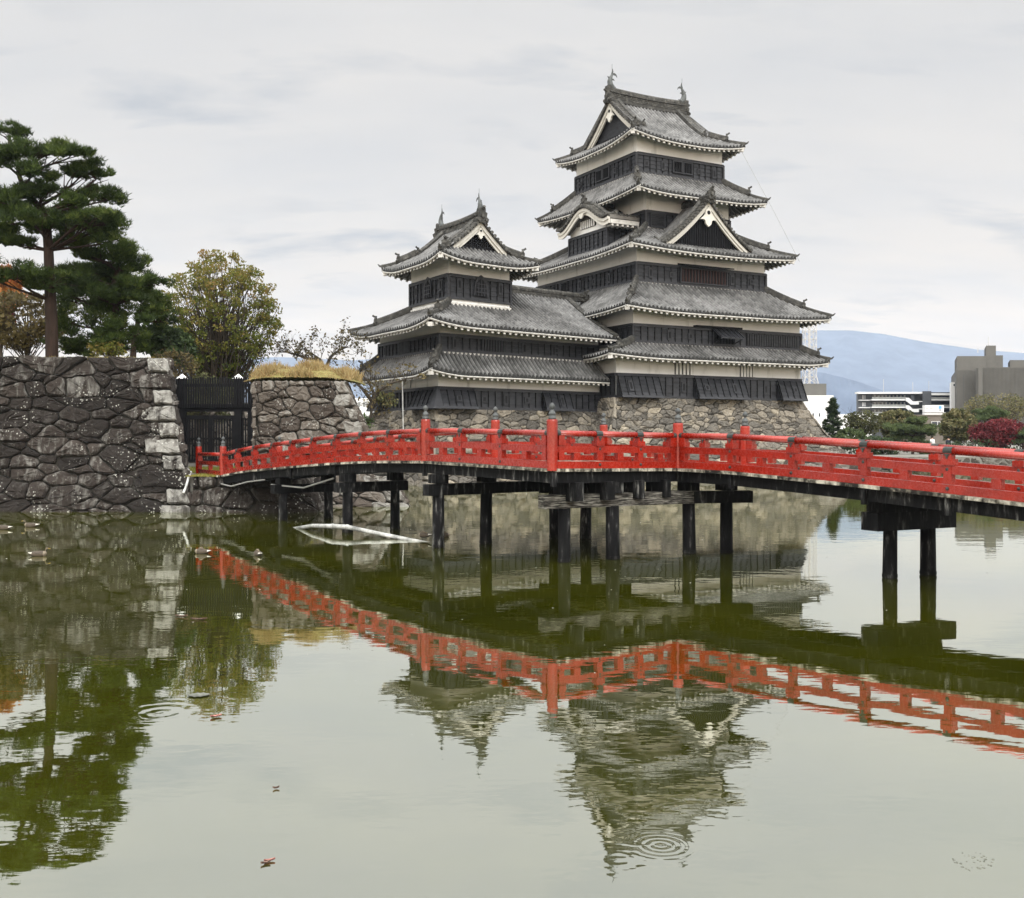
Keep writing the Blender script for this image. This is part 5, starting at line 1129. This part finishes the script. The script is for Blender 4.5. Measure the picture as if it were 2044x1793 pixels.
B_ = blades(np.c_[x2, np.full(n, 1.45)], .10, .03)
x3 = np.stack([NR.uniform(-19, -13, 2500), NR.uniform(47.5, 54.5, 2500)], 1); C_ = blades(np.c_[x3, np.full(2500, 1.45)], .16, .04)
tag(facecloud('grass', [A_, B_, C_], [NR.random(len(A_))*.6 + .2, NR.random(n)*.5 + .5, NR.random(2500)*.3 + .7], M['grass'], None), kind='stuff')
tf = MB(); tf.quad((-13.4, 43.35, 1.462), (-8.9, 43.3, 1.455), (-8.9, 45, 1.462), (-13.4, 45, 1.466)); tf.quad((-19, 47.4, 1.47), (-12.5, 47.4, 1.47), (-13, 54.6, 1.47), (-19, 54.6, 1.47)); tag(tf.build('moss', M['turf']), kind='structure')

# ------------------------------------------------------------------ far right garden trees
def rt(name, label, x, y, rx, ry, Y, mat, n, leaf, base_y=None, tone=.5, ntar=60, cl=None, cat='tree', shell=.6, flat=.25, tvar=.17, twig=False, low=.25):
    c = px(x, y, Y); k = Y/FPX; return leafy_tree(name, label, (c.x, Y, 1.25), (c, (rx*k, rx*k*.8, ry*k)), mat, max(.07, rx*k*.05), n, leaf, ntar, cl or rx*k*.26, cat=cat, tone=tone, shell=shell, flat=flat, tvar=tvar, twig=twig, low=low)
def conifer(label, x, Y, ytop, rx):
    c = pxz(x, Y, 1.25); root = empty('conifer_tree', c, label, 'tree'); zt = px(x, ytop, Y).z; tb = MB(); tb.tube([c, (c.x, c.y, zt)], [.16, .03], 7, .4); A, Tt = [], []; k = Y/FPX
    N = 84
    for i in range(N):
        h = (i + rnd.random())/N; z = 1.5 + (zt - 1.5)*h; r = rx*k*(1 - h)**.85*rnd.uniform(.55, 1.25) + .10; a = rnd.uniform(0, 6.28); e = Vector((c.x + r*math.cos(a), c.y + r*math.sin(a), z - r*.10 + .2))
        tb.tube([(c.x, c.y, z), e], [.03, .01], 4, .4); P = np.array([np.array((c.x, c.y, z))*(1-q) + np.array(e)*q for q in NR.random(34)**.6]) + NR.normal(0, .07, (34, 3)); A.append(tufts(P, .24, 5, .06, .15)); Tt.append(np.clip(NR.normal(.35, .16) + NR.normal(0, .12, 170), 0, 1))
    tb.build('trunk', M['twig'], root); facecloud('crown', A, Tt, M['yew'], root)
conifer('pointed dark conifer just right of the tall stone base', 1662, 100, 801, 31)
rt('clipped_shrub', 'rounded clipped green shrub right of the pointed conifer', 1699, 875, 30, 19, 97, 'pine_far', 3800, (.10, .2), tone=.5, cat='shrub', ntar=80, shell=.9)
rt('garden_tree', 'open dark tree with bare lower trunks left of the rust topped tree', 1722, 843, 36, 22, 108, 'olive', 2600, (.12, .24), tone=.22, twig=True, cl=.7, shell=.8)
rt('garden_tree', 'broad green tree with rusty top below the grey apartment block', 1790, 848, 39, 32, 112, 'olive', 7000, (.16, .3), tone=.45, tvar=.25, ntar=110)
rt('clipped_shrub', 'low dark hedge bush behind the bridge rail below the rusty tree', 1745, 893, 55, 18, 100, 'yew', 3000, (.12, .24), tone=.5, cat='shrub')
def garden_pine(label, x, y, rx, ry, Y, n=14, tone=.5):
    c = px(x, y, Y); k = Y/FPX; tr = [(c.x + rnd.uniform(-.1, .1), Y, 1.25 + (c.z + ry*k*.7 - 1.25)*q) for q in (0, .3, .6, 1)]; pads = []
    for i in range(n):
        h = rnd.uniform(-1, 1); wd = math.sqrt(max(.05, 1 - h*h*.9)); pads.append((np.array((c.x + rnd.uniform(-.75, .75)*rx*k*wd, Y + rnd.uniform(-.6, .6)*rx*k*wd, c.z + h*ry*k*.85)), (rx*k*.36, rx*k*.34, ry*k*.20)))
    pine_tree('garden_pine', label, tr[0], None, tr, pads, 80, .30, mat='pine_far', kneedle=6, wd=.07, trad=.16)
garden_pine('layered bright green garden pine in front of the brown building', 1822, 866, 47, 30, 101, 22)
garden_pine('dark layered garden pine between yellow green tree and red maple', 1970, 832, 34, 19, 116, 14)
garden_pine('small pale green pine at the right edge beside the red maple', 2042, 873, 28, 17, 100, 12)
garden_pine('low green pine branches behind the rail under the layered pine', 1850, 905, 50, 16, 103, 10)
rt('garden_tree', 'mixed yellow green tree left of the red maple', 1912, 850, 37, 33, 108, 'olive', 7000, (.14, .28), tone=.58, tvar=.25, ntar=100)
rt('garden_tree', 'pale half bare tree in front of the grey hall at the right edge', 1992, 816, 76, 28, 126, 'olive', 3400, (.12, .24), tone=.75, ntar=150, cl=.8, twig=True, shell=.5)
rt('red_maple', 'crimson maple spreading low at the right edge of the moat garden', 1996, 866, 56, 25, 102, 'maple', 8500, (.11, .22), tone=.5, tvar=.22, ntar=110, shell=.8)
rt('clipped_shrub', 'dark green hedge bush behind the rail under the red maple', 1960, 905, 95, 16, 101, 'yew', 3600, (.12, .24), tone=.35, cat='shrub')

# ------------------------------------------------------------------ far buildings
M['conc'] = natural('grey_concrete', [(0, (.09, .087, .08)), (1, (.13, .126, .116))], .5, .2, .8, .1, 6)
M['greyc'] = natural('dark_cladding', [(0, (.05, .055, .062)), (1, (.10, .105, .115))], .3, .2, .6, 0)
M['whitew'] = natural('white_wall', [(0, (.62, .63, .64)), (1, (.75, .76, .77))], .4, 0, .7, 0)
M['brownw'] = natural('brown_tiled_wall', [(0, (.10, .085, .07)), (1, (.16, .14, .12))], 1.2, 0, .8, .1, 5)
M['glass'] = natural('dark_glass', [(0, (.012, .018, .032)), (1, (.04, .055, .085))], .6, .3, .15, 0, spec=.6)
M['rail'] = natural('glass_railing', [(0, (.16, .165, .165)), (1, (.26, .27, .265))], 1.5, 0, .3, 0)
M['signblue'] = natural('blue_panel', [(0, (.10, .28, .55)), (1, (.16, .36, .66))], 2, 0, .5, 0)
M['steel'] = natural('galvanised_steel', [(0, (.42, .41, .40)), (1, (.62, .61, .60))], 2, .2, .5, 0)
def bx(name, x0, x1, y0, y1, Y, dep, mat, par, ypx=False):
    a, b = px(x0, y1, Y), px(x1, y0, Y); s = MB(); k = .9*dep/Y + 1 if dep > 3 else 1; s.box8([(a.x, Y, a.z), (b.x, Y, a.z), (b.x*k, Y+dep, a.z), (a.x*k, Y+dep, a.z), (a.x, Y, b.z), (b.x, Y, b.z), (b.x*k, Y+dep, b.z), (a.x*k, Y+dep, b.z)]); return s.build(name, M[mat], par)
Yb = 250.0
apt = empty('apartment_block', (px(1800, 800, Yb).x, Yb, 1.3), 'dark grey apartment block with white balcony bands beyond the garden trees', 'building')
bx('wall', 1713, 1898, 783, 885, Yb+2, 14, 'greyc', apt); bx('roof_edge', 1712, 1843, 782.5, 786, Yb-.2, 2.1, 'whitew', apt); bx('roof_edge', 1858, 1898, 785, 789, Yb-.2, 2.1, 'whitew', apt)
bx('stair_tower', 1841.5, 1859, 781, 885, Yb-.4, 4, 'greyc', apt); bx('stair_tower', 1818, 1825, 784, 860, Yb+.6, 4, 'greyc', apt)
for y in (787.2, 802, 816.8, 831.6): 
    bx('window_band', 1741, 1811, y, y+5.5, Yb+1.75, .24, 'glass', apt); bx('window_band', 1859, 1897, y+1, y+5.5, Yb+1.75, .24, 'glass', apt)
    for i in range(9): bx('curtain', 1745 + i*7.4, 1748 + i*7.4, y+1.5, y+5.4, Yb+1.7, .04, 'rail', apt)
    bx('balcony_rail', 1741, 1809, y+5.6, y+10.2, Yb, .1, 'rail', apt); bx('balcony_slab', 1740, 1812, y+10.2, y+12.2, Yb-.1, 2.0, 'whitew', apt)
    bx('balcony_rail', 1859, 1897, y+6, y+10.4, Yb, .1, 'rail', apt); bx('balcony_slab', 1858, 1898, y+10.4, y+12.2, Yb-.1, 2.0, 'whitew', apt)
    bx('balcony_slab', 1716, 1736.5, y+11, y+12.6, Yb+.9, 1.05, 'whitew', apt); bx('window_band', 1720, 1727, y+1.5, y+9.5, Yb+1.9, .1, 'glass', apt)
    for xq in (1721, 1723.6, 1726.2): bx('window_mullion', xq, xq+.9, y+1.5, y+9.5, Yb+1.84, .05, 'whitew', apt)
for y in (794.3, 809.3):
    s = MB(); q = [(1808.8, y), (1814.5, y), (1821.8, y+7), (1834.2, y+7), (1834.2, y+13.5), (1818.7, y+13.5), (1808.8, y+6)]
    s.prism([px(x_, y_, Yb-.5) for x_, y_ in q], (0, .4, 0)); s.build('stair_wall', M['whitew'], apt); bx('landing_slab', 1833, 1841, y+6.5, y+8, Yb-.4, 1, 'whitew', apt)
for x, y in ((1763.5, 757), (1822, 763), (1854, 761)):
    s = MB(); s.tube([px(x, 784, Yb+5), px(x, y, Yb+5)], .06, 5); s.build('roof_mast', M['steel'], apt)
Yh = 230.0
hall = empty('concrete_hall', (px(1990, 800, Yh).x, Yh, 1.3), 'large windowless grey ribbed hall with square roof tower at the right edge', 'building')
bx('wall', 1909, 1962, 738, 890, Yh, 30, 'conc', hall); bx('wall', 1961, 2180, 733, 890, Yh-3, 30, 'conc', hall); bx('roof_tower', 1968.6, 1988, 690, 742, Yh+4, 10, 'conc', hall); bx('roof_tower', 1987.9, 2002, 709.5, 746, Yh+5, 10, 'conc', hall); bx('roof_block', 1910.5, 1968.5, 711, 742, Yh+3, 14, 'conc', hall); bx('roof_block', 2016, 2180, 719, 748, Yh+6, 10, 'conc', hall)
bx('pilaster', 1953, 1961, 735, 890, Yh-4.2, 1.3, 'conc', hall); bx('joint_slot', 1922, 1923.5, 748, 890, Yh-.06, .1, 'greyc', hall)
rb_ = MB()
for i in range(60):
    x = 1963 + i*2.6; a, b = px(x, 885, Yh-3.12), px(x+.8, 734, Yh-3.12); rb_.box8([(a.x, a.y, a.z), (b.x, a.y, a.z), (b.x, a.y+.11, a.z), (a.x, a.y+.11, a.z), (a.x, a.y, b.z), (b.x, a.y, b.z), (b.x, a.y+.11, b.z), (a.x, a.y+.11, b.z)])
for i in range(17):
    x = 1910 + i*3; a, b = px(x, 885, Yh-.12), px(x+.8, 739, Yh-.12); rb_.box8([(a.x, a.y, a.z), (b.x, a.y, a.z), (b.x, a.y+.11, a.z), (a.x, a.y+.11, a.z), (a.x, a.y, b.z), (b.x, a.y, b.z), (b.x, a.y+.11, b.z), (a.x, a.y+.11, b.z)])
rb_.build('wall_ribs', M['conc'], hall)
s = MB(); s.tube([px(1973, 691, Yh+6), px(1973, 672, Yh+6)], .06, 5); s.tube([px(1952, 704, Yh+6), px(1952, 696, Yh+6)], .1, 5); s.build('roof_mast', M['steel'], hall)
s = empty('white_building', (px(1902, 820, 262).x, 262, 1.3), 'narrow white building edge between the apartment block and the grey hall', 'building'); bx('wall', 1898.5, 1910, 763, 885, 238, 8, 'whitew', s); bx('window', 1903.5, 1909, 767, 770.5, 237.9, .3, 'glass', s)
Yn = 190.0
brn = empty('brown_building', (px(1850, 850, Yn).x, Yn, 1.3), 'low brown tiled building with white framed windows below the apartment block', 'building')
bx('wall', 1800, 1894, 830, 890, Yn, 12, 'brownw', brn); bx('parapet', 1799, 1895, 828, 830, Yn-.15, 12, 'brownw', brn)
for a, b in ((1860, 1871.3), (1872.5, 1876.5), (1880, 1884)):
    wo = bx('window', a, b, 842, 850, Yn-.06, .2, 'glass', brn)
    for x0_, x1_, y0_, y1_ in ((a-.7, a, 841.4, 850.6), (b, b+.7, 841.4, 850.6), (a, b, 841.4, 842), (a, b, 850, 850.8)): bx('frame', x0_, x1_, y0_, y1_, Yn-.12, .15, 'whitew', wo)
sg = empty('rooftop_sign', (px(1850, 820, Yn+2).x, Yn+2, px(1850, 827, Yn+2).z), 'white rooftop sign board with faint grey lettering and blue square', 'sign')
sb_ = bx('board', 1846.4, 1884, 809, 823, Yn+2, 1.2, 'whitew', sg); bx('plinth', 1845.5, 1893, 823.6, 828, Yn+2.2, 1.0, 'whitew', sg); bx('emblem', 1873.8, 1879.5, 810.5, 816.3, Yn+1.94, .1, 'signblue', sg); bx('emblem', 1875.6, 1877.6, 817.6, 820.4, Yn+1.94, .1, 'glass', sg)
lt = MB()
for x, y, ww in ((1848.6, 814.8, 1.3), (1850.3, 814.8, 1.3), (1852.2, 815, 1.4), (1856, 814.4, 1.3), (1857.7, 814.4, 1.3), (1859.4, 814.6, 1.3), (1861.2, 814.4, .9), (1864, 814.2, 1.2), (1866, 814.4, 1.0), (1859, 819, 1.1), (1861.6, 819, 1.1)):
    for dy in (0, .9): 
        a, b = px(x, y+dy+.42, Yn+1.96), px(x+ww, y+dy, Yn+1.96); lt.box8([(a.x, a.y, a.z), (b.x, a.y, a.z), (b.x, a.y+.05, a.z), (a.x, a.y+.05, a.z), (a.x, a.y, b.z), (b.x, a.y, b.z), (b.x, a.y+.05, b.z), (a.x, a.y+.05, b.z)])
lt.build('lettering', M['rail'], sb_)
Yw = 215.0
wb = empty('white_building', (px(1625, 820, Yw).x, Yw, 1.3), 'plain white building with grey roof room behind the tall keep', 'building'); bx('wall', 1585, 1664, 789.5, 890, Yw, 18, 'whitew', wb); bx('roof_room', 1590, 1649.5, 766, 790, Yw+3, 10, 'conc', wb)
for x in (1622, 1634.5): bx('window', x, x+2.6, 825, 832, Yw-.05, .2, 'glass', wb)
lt = empty('lattice_tower', (px(1618, 789, Yw+5).x, Yw+5, px(1618, 788, Yw+5).z), 'tall white steel lattice mast rising from the white building behind the keep', 'lattice mast')
s = MB(); cxw = px(1621, 788, Yw+5).x; zb_ = px(1616, 788, Yw+5).z; zt_ = px(1616, 630, Yw+5).z; zk = px(1616, 752, Yw+5).z
def cr(z): return 1.2 if z > zk else 1.2 + (zk - z)/(zk - zb_)*.75
lv = [zb_, (zb_+zk)/2, zk] + [zk + (zt_-zk)*i/8 for i in range(1, 9)]
for a, b in zip(lv[:-1], lv[1:]):
    ra, rb2 = cr(a), cr(b); ca_ = [(cxw + sx*ra, Yw+7 + sy*ra, a) for sx, sy in ((-1, -1), (1, -1), (1, 1), (-1, 1))]; cb_ = [(cxw + sx*rb2, Yw+7 + sy*rb2, b) for sx, sy in ((-1, -1), (1, -1), (1, 1), (-1, 1))]
    for i in range(4):
        j = (i+1) % 4; s.tube([ca_[i], cb_[i]], .11 if a < zk else .07, 5); s.tube([ca_[i], cb_[j]], .05, 4); s.tube([ca_[j], cb_[i]], .05, 4); s.tube([cb_[i], cb_[j]], .05, 4)
s.tube([(cxw, Yw+7, zb_), (cxw, Yw+7, zt_)], .25, 6); s.build('mast_frame', M['steel'], lt)
cw_ = empty('white_building', (px(590, 800, 180).x, 180, 1.3), 'pale low building glimpsed between the pale stone wall and the turret', 'building'); bx('wall', 690, 765, 795, 870, 180, 10, 'whitew', cw_)
for x in (704, 714, 724, 734): bx('window', x, x+5, 803, 812, 179.9, .2, 'rail', cw_)
tn_ = empty('beige_building', (px(1690, 850, 170).x, 170, 1.3), 'low cream building behind the pointed conifer', 'building'); bx('wall', 1660, 1740, 827, 885, 170, 8, 'wood_pale' if 0 else 'plaster', tn_)

# ------------------------------------------------------------------ mountains and haze
M['mount'] = natural('haze_tinted_mountain', [(.2, (.025, .045, .085)), (.8, (.07, .10, .155))], .006, 0, .95, 0)  # blue of the distant haze put into the forest colour
def mountain(name, prof, D, depth, seed):
    rg = random.Random(seed); mb = MB(); xs = np.linspace(prof[0][0], prof[-1][0], 260); ys = np.interp(xs, [p[0] for p in prof], [p[1] for p in prof]); K = 10; V = []
    rough = np.cumsum(NR.normal(0, .35, 260)); rough -= np.linspace(0, 1, 260)*rough[-1]; rough = np.clip(rough, -2.2, 2.2)
    for i, (x, y) in enumerate(zip(xs, ys)):
        top = px(x, y + rough[i]*.5, D + depth)
        for k in range(K+1):
            q = k/K; V.append((top.x*(D + depth*q)/(D+depth), D + depth*q, top.z*(q**.8) + (0 if k in (0, K) else NR.normal(0, .012)*top.z) - 2))
    F = [(i*(K+1)+k, (i+1)*(K+1)+k, (i+1)*(K+1)+k+1, i*(K+1)+k+1) for i in range(259) for k in range(K)]
    mb.add(V, F); return tag(mb.build(name, M['mount'], None, True), kind='structure')
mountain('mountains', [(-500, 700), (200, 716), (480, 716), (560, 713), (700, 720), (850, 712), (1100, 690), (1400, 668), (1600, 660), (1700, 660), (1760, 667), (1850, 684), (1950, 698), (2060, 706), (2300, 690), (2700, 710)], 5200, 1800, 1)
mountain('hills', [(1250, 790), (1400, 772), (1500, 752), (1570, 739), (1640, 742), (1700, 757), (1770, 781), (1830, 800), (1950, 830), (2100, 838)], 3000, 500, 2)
def haze():
    m = bpy.data.materials.new('haze_air'); m.use_nodes = True; m.node_tree.nodes.clear(); t = NT(m.node_tree)
    v = t.n('ShaderNodeVolumePrincipled'); v.inputs['Color'].default_value = (.70, .80, .97, 1); v.inputs['Density'].default_value = HAZE; v.inputs['Anisotropy'].default_value = .0
    t.n('ShaderNodeOutputMaterial', i_Volume=v.outputs[0])
    mb = MB(); mb.box8([(-9000, -60, -2.4), (9000, -60, -2.4), (9000, 7400, -2.4), (-9000, 7400, -2.4), (-9000, -60, 760), (9000, -60, 760), (9000, 7400, 760), (-9000, 7400, 760)]); o = mb.build('haze', m); tag(o, kind='stuff')
HAZE = 0.75e-4
haze()

# ------------------------------------------------------------------ things on the water
def duckmat():
    m, t, b, o = newmat('duck_feathers'); tn = t.n('ShaderNodeAttribute', attribute_name='tint').outputs['Fac']; g = t.n('ShaderNodeNewGeometry').outputs['Position']
    col = t.ramp(tn, [(.0, (.010, .008, .007)), (.3, (.035, .026, .018)), (.6, (.11, .085, .058)), (.8, (.34, .29, .22)), (1, (.75, .73, .68))]); col = t.mix(t.math('MULTIPLY', t.noise(g, 40, 3, .7), .5), col, (.06, .045, .03)); setb(t, b, col, .7); return m
M['duck'] = duckmat(); M['beak'] = natural('beak', [(0, (.03, .028, .02)), (1, (.35, .25, .04))], 20, 0, .5, 0)
def duck(label, P, yaw, s=1.0, tucked=False, group='ducks on the moat'):
    root = empty('duck', P, label, 'duck', group); mb = MB(); ca, sa = math.cos(yaw), math.sin(yaw); T = lambda x, y, z: (P[0] + (x*ca - y*sa)*s, P[1] + (x*sa + y*ca)*s, P[2] + z*s)
    def loft(rings, n=12, tf=None):
        k0 = len(mb.v)
        for x, z, ry, rz in rings:
            for j in range(n):
                a = 2*math.pi*j/n; mb.v.append(T(x, ry*math.cos(a), z + rz*math.sin(a))); mb.uv.append((0, 0))
        for i in range(len(rings)-1):
            for j in range(n):
                mb.f.append([k0+i*n+j, k0+i*n+(j+1) % n, k0+(i+1)*n+(j+1) % n, k0+(i+1)*n+j]); mb.t.append(tf(i, j) if tf else .4)
        mb.f.append([k0+j for j in range(n)]); mb.t.append(tf(0, 0) if tf else .4); mb.f.append([k0+(len(rings)-1)*n+j for j in range(n)]); mb.t.append(tf(len(rings)-1, 0) if tf else .4)
    body = [(-.30, .10, .015, .012), (-.26, .085, .05, .03), (-.18, .065, .085, .065), (-.06, .06, .115, .095), (.06, .06, .115, .10), (.15, .065, .095, .09), (.205, .075, .06, .065), (.23, .08, .02, .02)]
    def bt(i, j):
        up_ = math.sin(2*math.pi*(j+.5)/12)
        if i <= 1: return .95 if -.2 < up_ < .8 else .02
        if i >= 5: return .72
        return .30 + .1*((i+j) % 2) if up_ > .2 else (.52 if up_ > -.35 else .05)
    loft(body, 12, bt)
    if tucked: loft([(.12, .12, .05, .03), (.08, .165, .052, .045), (.02, .175, .05, .042), (-.04, .16, .035, .03), (-.07, .15, .012, .012)], 10, lambda i, j: .62)
    else: loft([(.14, .09, .05, .05), (.185, .14, .036, .035), (.20, .19, .033, .032), (.215, .225, .042, .038), (.25, .235, .038, .034), (.28, .228, .02, .018)], 10, lambda i, j: .78 if j > 4 else .42)
    mb.build('body', M['duck'], root, True); bk = MB()
    if tucked: bk.tube([T(-.07, 0, .15), T(-.12, 0, .135)], .012*s, 6)
    else: bk.tube([T(.275, 0, .226), T(.31, 0, .216), T(.345, 0, .212)], [.018*s, .015*s, .012*s], 7)
    bk.build('beak', M['beak'], root)
def wat(x, y): Y = CAMH*FPX/(y - HZ); return ((x - CX)*Y/FPX, Y, 0.0)
duck('brown duck with raised head swimming right, left of the others on the moat', wat(77, 1110), .1, .88)
duck('pale brown duck asleep on the water beside the red bridge reflection, tail to the right', wat(403, 1105), math.pi + .1, .80, True)
duck('dark duck facing away with folded black wings, right of the red reflection', wat(515, 1109), 2.2, .80, True)
duck('duck partly cut by the left edge near the stone wall', wat(8, 1057), math.pi, .95)
duck('duck with pale head near the foot of the dark stone wall', wat(62, 1052), math.pi + .1, .95)
duck('dark duck perched on the end of the half sunken white pipe', (*wat(847, 1078)[:2], .10), math.pi - .3, .80, True)
duck('dark duck half hidden behind a black bridge pile', wat(886, 1072), .2, .8, True)
s = MB(); a = Vector(wat(586, 1053)); b = Vector(wat(858, 1082)); md_ = Vector((*wat(664, 1066)[:2], .30)); m2 = Vector((*wat(694, 1068)[:2], .30))
pr = empty('pipe', md_, 'white plastic pipe floating with both ends under water below the bridge', 'pipe')
s.tube([a - Vector((0, 0, .05)), a.lerp(md_, .5) + Z(.01), md_ - Z(.05)], [.06, .066, .072], 18, .5); s.tube([m2 - Z(.05), m2.lerp(b, .4) - Z(.06), b - Z(.06)], [.072, .066, .06], 18, .5); s.build('tube', M['pipe'], pr, True)
s = MB(); s.tube([md_ - Z(.05), m2 - Z(.05)], .078, 18, .9); s.tube([md_ - Z(.05) - (m2-md_)*.03, md_ - Z(.05) + (m2-md_)*.05], .088, 18, .4); s.tube([m2 - Z(.05) - (m2-md_)*.05, m2 - Z(.05) + (m2-md_)*.03], .088, 18, .4); s.build('coupling', M['pipe'], pr, True)
def leaf_on_water(label, x, y, ln, wd, yaw, mat, name='leaf', curl=.02, cat='leaf'):
    P = wat(x, y); ca, sa = math.cos(yaw), math.sin(yaw); mb = MB(); n = 8; L_ = []
    for i in range(n+1):
        q = i/n; h = wd*math.sin(math.pi*q)**.7*(1 + .18*math.sin(q*22)); L_.append((q*ln - ln/2, h))
    V = []
    for z0_ in (.004, .010):
        for xx, h in L_:
            for sg in (-1, 0, 1): u, v = xx, sg*h/2; V.append((P[0] + u*ca - v*sa, P[1] + u*sa + v*ca, z0_ + curl*abs(sg) + curl*(2*u/ln)**2))
    m3 = (n+1)*3; F = []
    for i in range(n):
        for j in range(2): q = [i*3+j, (i+1)*3+j, (i+1)*3+j+1, i*3+j+1]; F.append([k+m3 for k in q]); F.append(q[::-1])
    mb.add(V, F, .5); tag(mb.build(name, mat), label, cat)
M['leafred'] = natural('wet_red_leaf', [(.3, (.16, .05, .045)), (.7, (.45, .20, .16))], 30, 0, .4, .2, 60); M['leafbrown'] = natural('wet_brown_leaf', [(.3, (.05, .03, .025)), (.7, (.20, .12, .09))], 40, 0, .4, .2, 60); M['leafgrey'] = natural('dull_leaf', [(.3, (.08, .085, .07)), (.7, (.16, .165, .14))], 20, 0, .35, .1)
leaf_on_water('curled pinkish red leaf floating low in the foreground water', 538, 1720, .085, .018, .45, M['leafred'], curl=.008); leaf_on_water('dark brown leaf touching the pinkish leaf in the foreground', 530, 1725, .075, .022, .5, M['leafbrown'], curl=.008)
leaf_on_water('flat grey leaf floating in the tree reflection', 397, 1389, .28, .20, .1, M['leafgrey'], curl=.004); leaf_on_water('orange brown leaf floating below the autumn tree reflection', 431, 1432, .13, .06, .5, M['leafred'], curl=.012)
leaf_on_water('small dark curved leaf alone in the middle of the foreground', 551, 1575, .06, .012, .4, M['leafbrown'], curl=.01)
leaf_on_water('dark thin leaf at the left of the gate reflection', 362, 1232, .22, .05, .0, M['leafbrown']); leaf_on_water('dark thin leaf floating over the gate reflection', 397, 1238, .28, .05, .05, M['leafbrown'])
rg = random.Random(9); sp = MB()
for i in range(110):
    x, y = rg.uniform(0, 2044), 980 + 500*rg.random()**1.9
    if x < 380 and y < 1035: continue
    P = wat(x, y); r = rg.uniform(.005, .013)*P[1]/16; sp.lathe((P[0], P[1], 0), [(r, 0), (r*.7, r*.35), (.001, r*.45)], 6, rg.random())
tag(sp.build('debris', M['leafgrey'] if 0 else M['cable']), kind='stuff')
fo = MB()
for i in range(46):
    a = rg.uniform(0, 6.28); q = rg.random()**.5; P = wat(1942 + math.cos(a)*q*42, 1719 + math.sin(a)*q*20); r = rg.uniform(.004, .011); fo.lathe(P, [(r, 0), (r*.9, r*.3), (r*.5, r*.5), (.001, r*.55)], 8, .5)
tag(fo.build('bubbles', M['pipe'] if 0 else M['leafgrey']), kind='stuff')

def visitor(label, x, y, shirt, trousers, yaw, s=1.0):
    P = pxz(x, 104.0, 1.3); root = empty('person', P, label, 'person'); ca, sa = math.cos(yaw), math.sin(yaw); T = lambda a, b, c: (P.x + (a*ca - b*sa)*s, P.y + (a*sa + b*ca)*s, P.z + c*s)
    J = [(0, 0, .92, .13), (0, 0, 1.12, .14), (0, 0, 1.36, .15), (0, 0, 1.48, .06), (0, 0, 1.56, .085), (0, .01, 1.68, .095), (.10, 0, .86, .09), (.11, .02, .48, .065), (.11, 0, .08, .05), (.12, -.14, .03, .045), (-.10, 0, .86, .09), (-.11, .02, .48, .065), (-.11, 0, .08, .05), (-.12, -.14, .03, .045), (.20, 0, 1.40, .065), (.25, .02, 1.14, .048), (.24, -.08, .90, .04), (-.20, 0, 1.40, .065), (-.25, .02, 1.14, .048), (-.24, -.08, .90, .04)]
    E = [(0, 1), (1, 2), (2, 3), (3, 4), (4, 5), (0, 6), (6, 7), (7, 8), (8, 9), (0, 10), (10, 11), (11, 12), (12, 13), (2, 14), (14, 15), (15, 16), (2, 17), (17, 18), (18, 19)]
    me = bpy.data.meshes.new('body'); me.from_pydata([Vector(T(*j[:3])) - P for j in J], E, []); o = bpy.data.objects.new('body', me); link(o, root); me.materials.append(SKIN)
    o.modifiers.new('skin', 'SKIN'); sv = me.skin_vertices[0].data
    for i, j in enumerate(J): sv[i].radius = (j[3]*s, j[3]*s); sv[i].use_root = (i == 0)
    o.modifiers.new('sub', 'SUBSURF').render_levels = 1
    m = MB(); m.tube([T(0, 0, .84), T(0, 0, 1.1), T(0, 0, 1.34), T(0, 0, 1.46)], [.19*s, .18*s, .21*s, .09*s], 10)
    for sg in (-1, 1): m.tube([T(sg*.17, 0, 1.41), T(sg*.26, .02, 1.14), T(sg*.245, -.06, .96)], [.09*s, .07*s, .06*s], 8)
    m.build('shirt', shirt, root, True); m = MB()
    for sg in (-1, 1): m.tube([T(sg*.08, 0, .92), T(sg*.115, .02, .48), T(sg*.11, 0, .10)], [.125*s, .09*s, .075*s], 8)
    m.build('trousers', trousers, root, True); m = MB(); m.lathe(T(0, .015, 1.60), [(.10*s, 0), (.112*s, .06*s), (.10*s, .13*s), (.05*s, .18*s), (.005, .19*s)], 10); m.build('hair', M['slat'], root, True)
SKIN = natural('skin', [(0, (.45, .28, .2)), (1, (.52, .33, .24))], 3, 0, .6, 0); DENIM = natural('dark_cloth', [(0, (.015, .018, .03)), (1, (.03, .035, .05))], 3, 0, .8, 0)
visitor('visitor in a white shirt on the far bank under the low pine, leftmost visitor', 1861, 0, M['whitew'], DENIM, .4)
visitor('visitor in dark clothes standing behind the rail on the far bank', 1893, 0, DENIM, M['slat'], 2.0, .97)
visitor('visitor in a pale beige top on the far bank nearest the red maple', 1937, 0, M['plaster'], DENIM, -.5, .95)
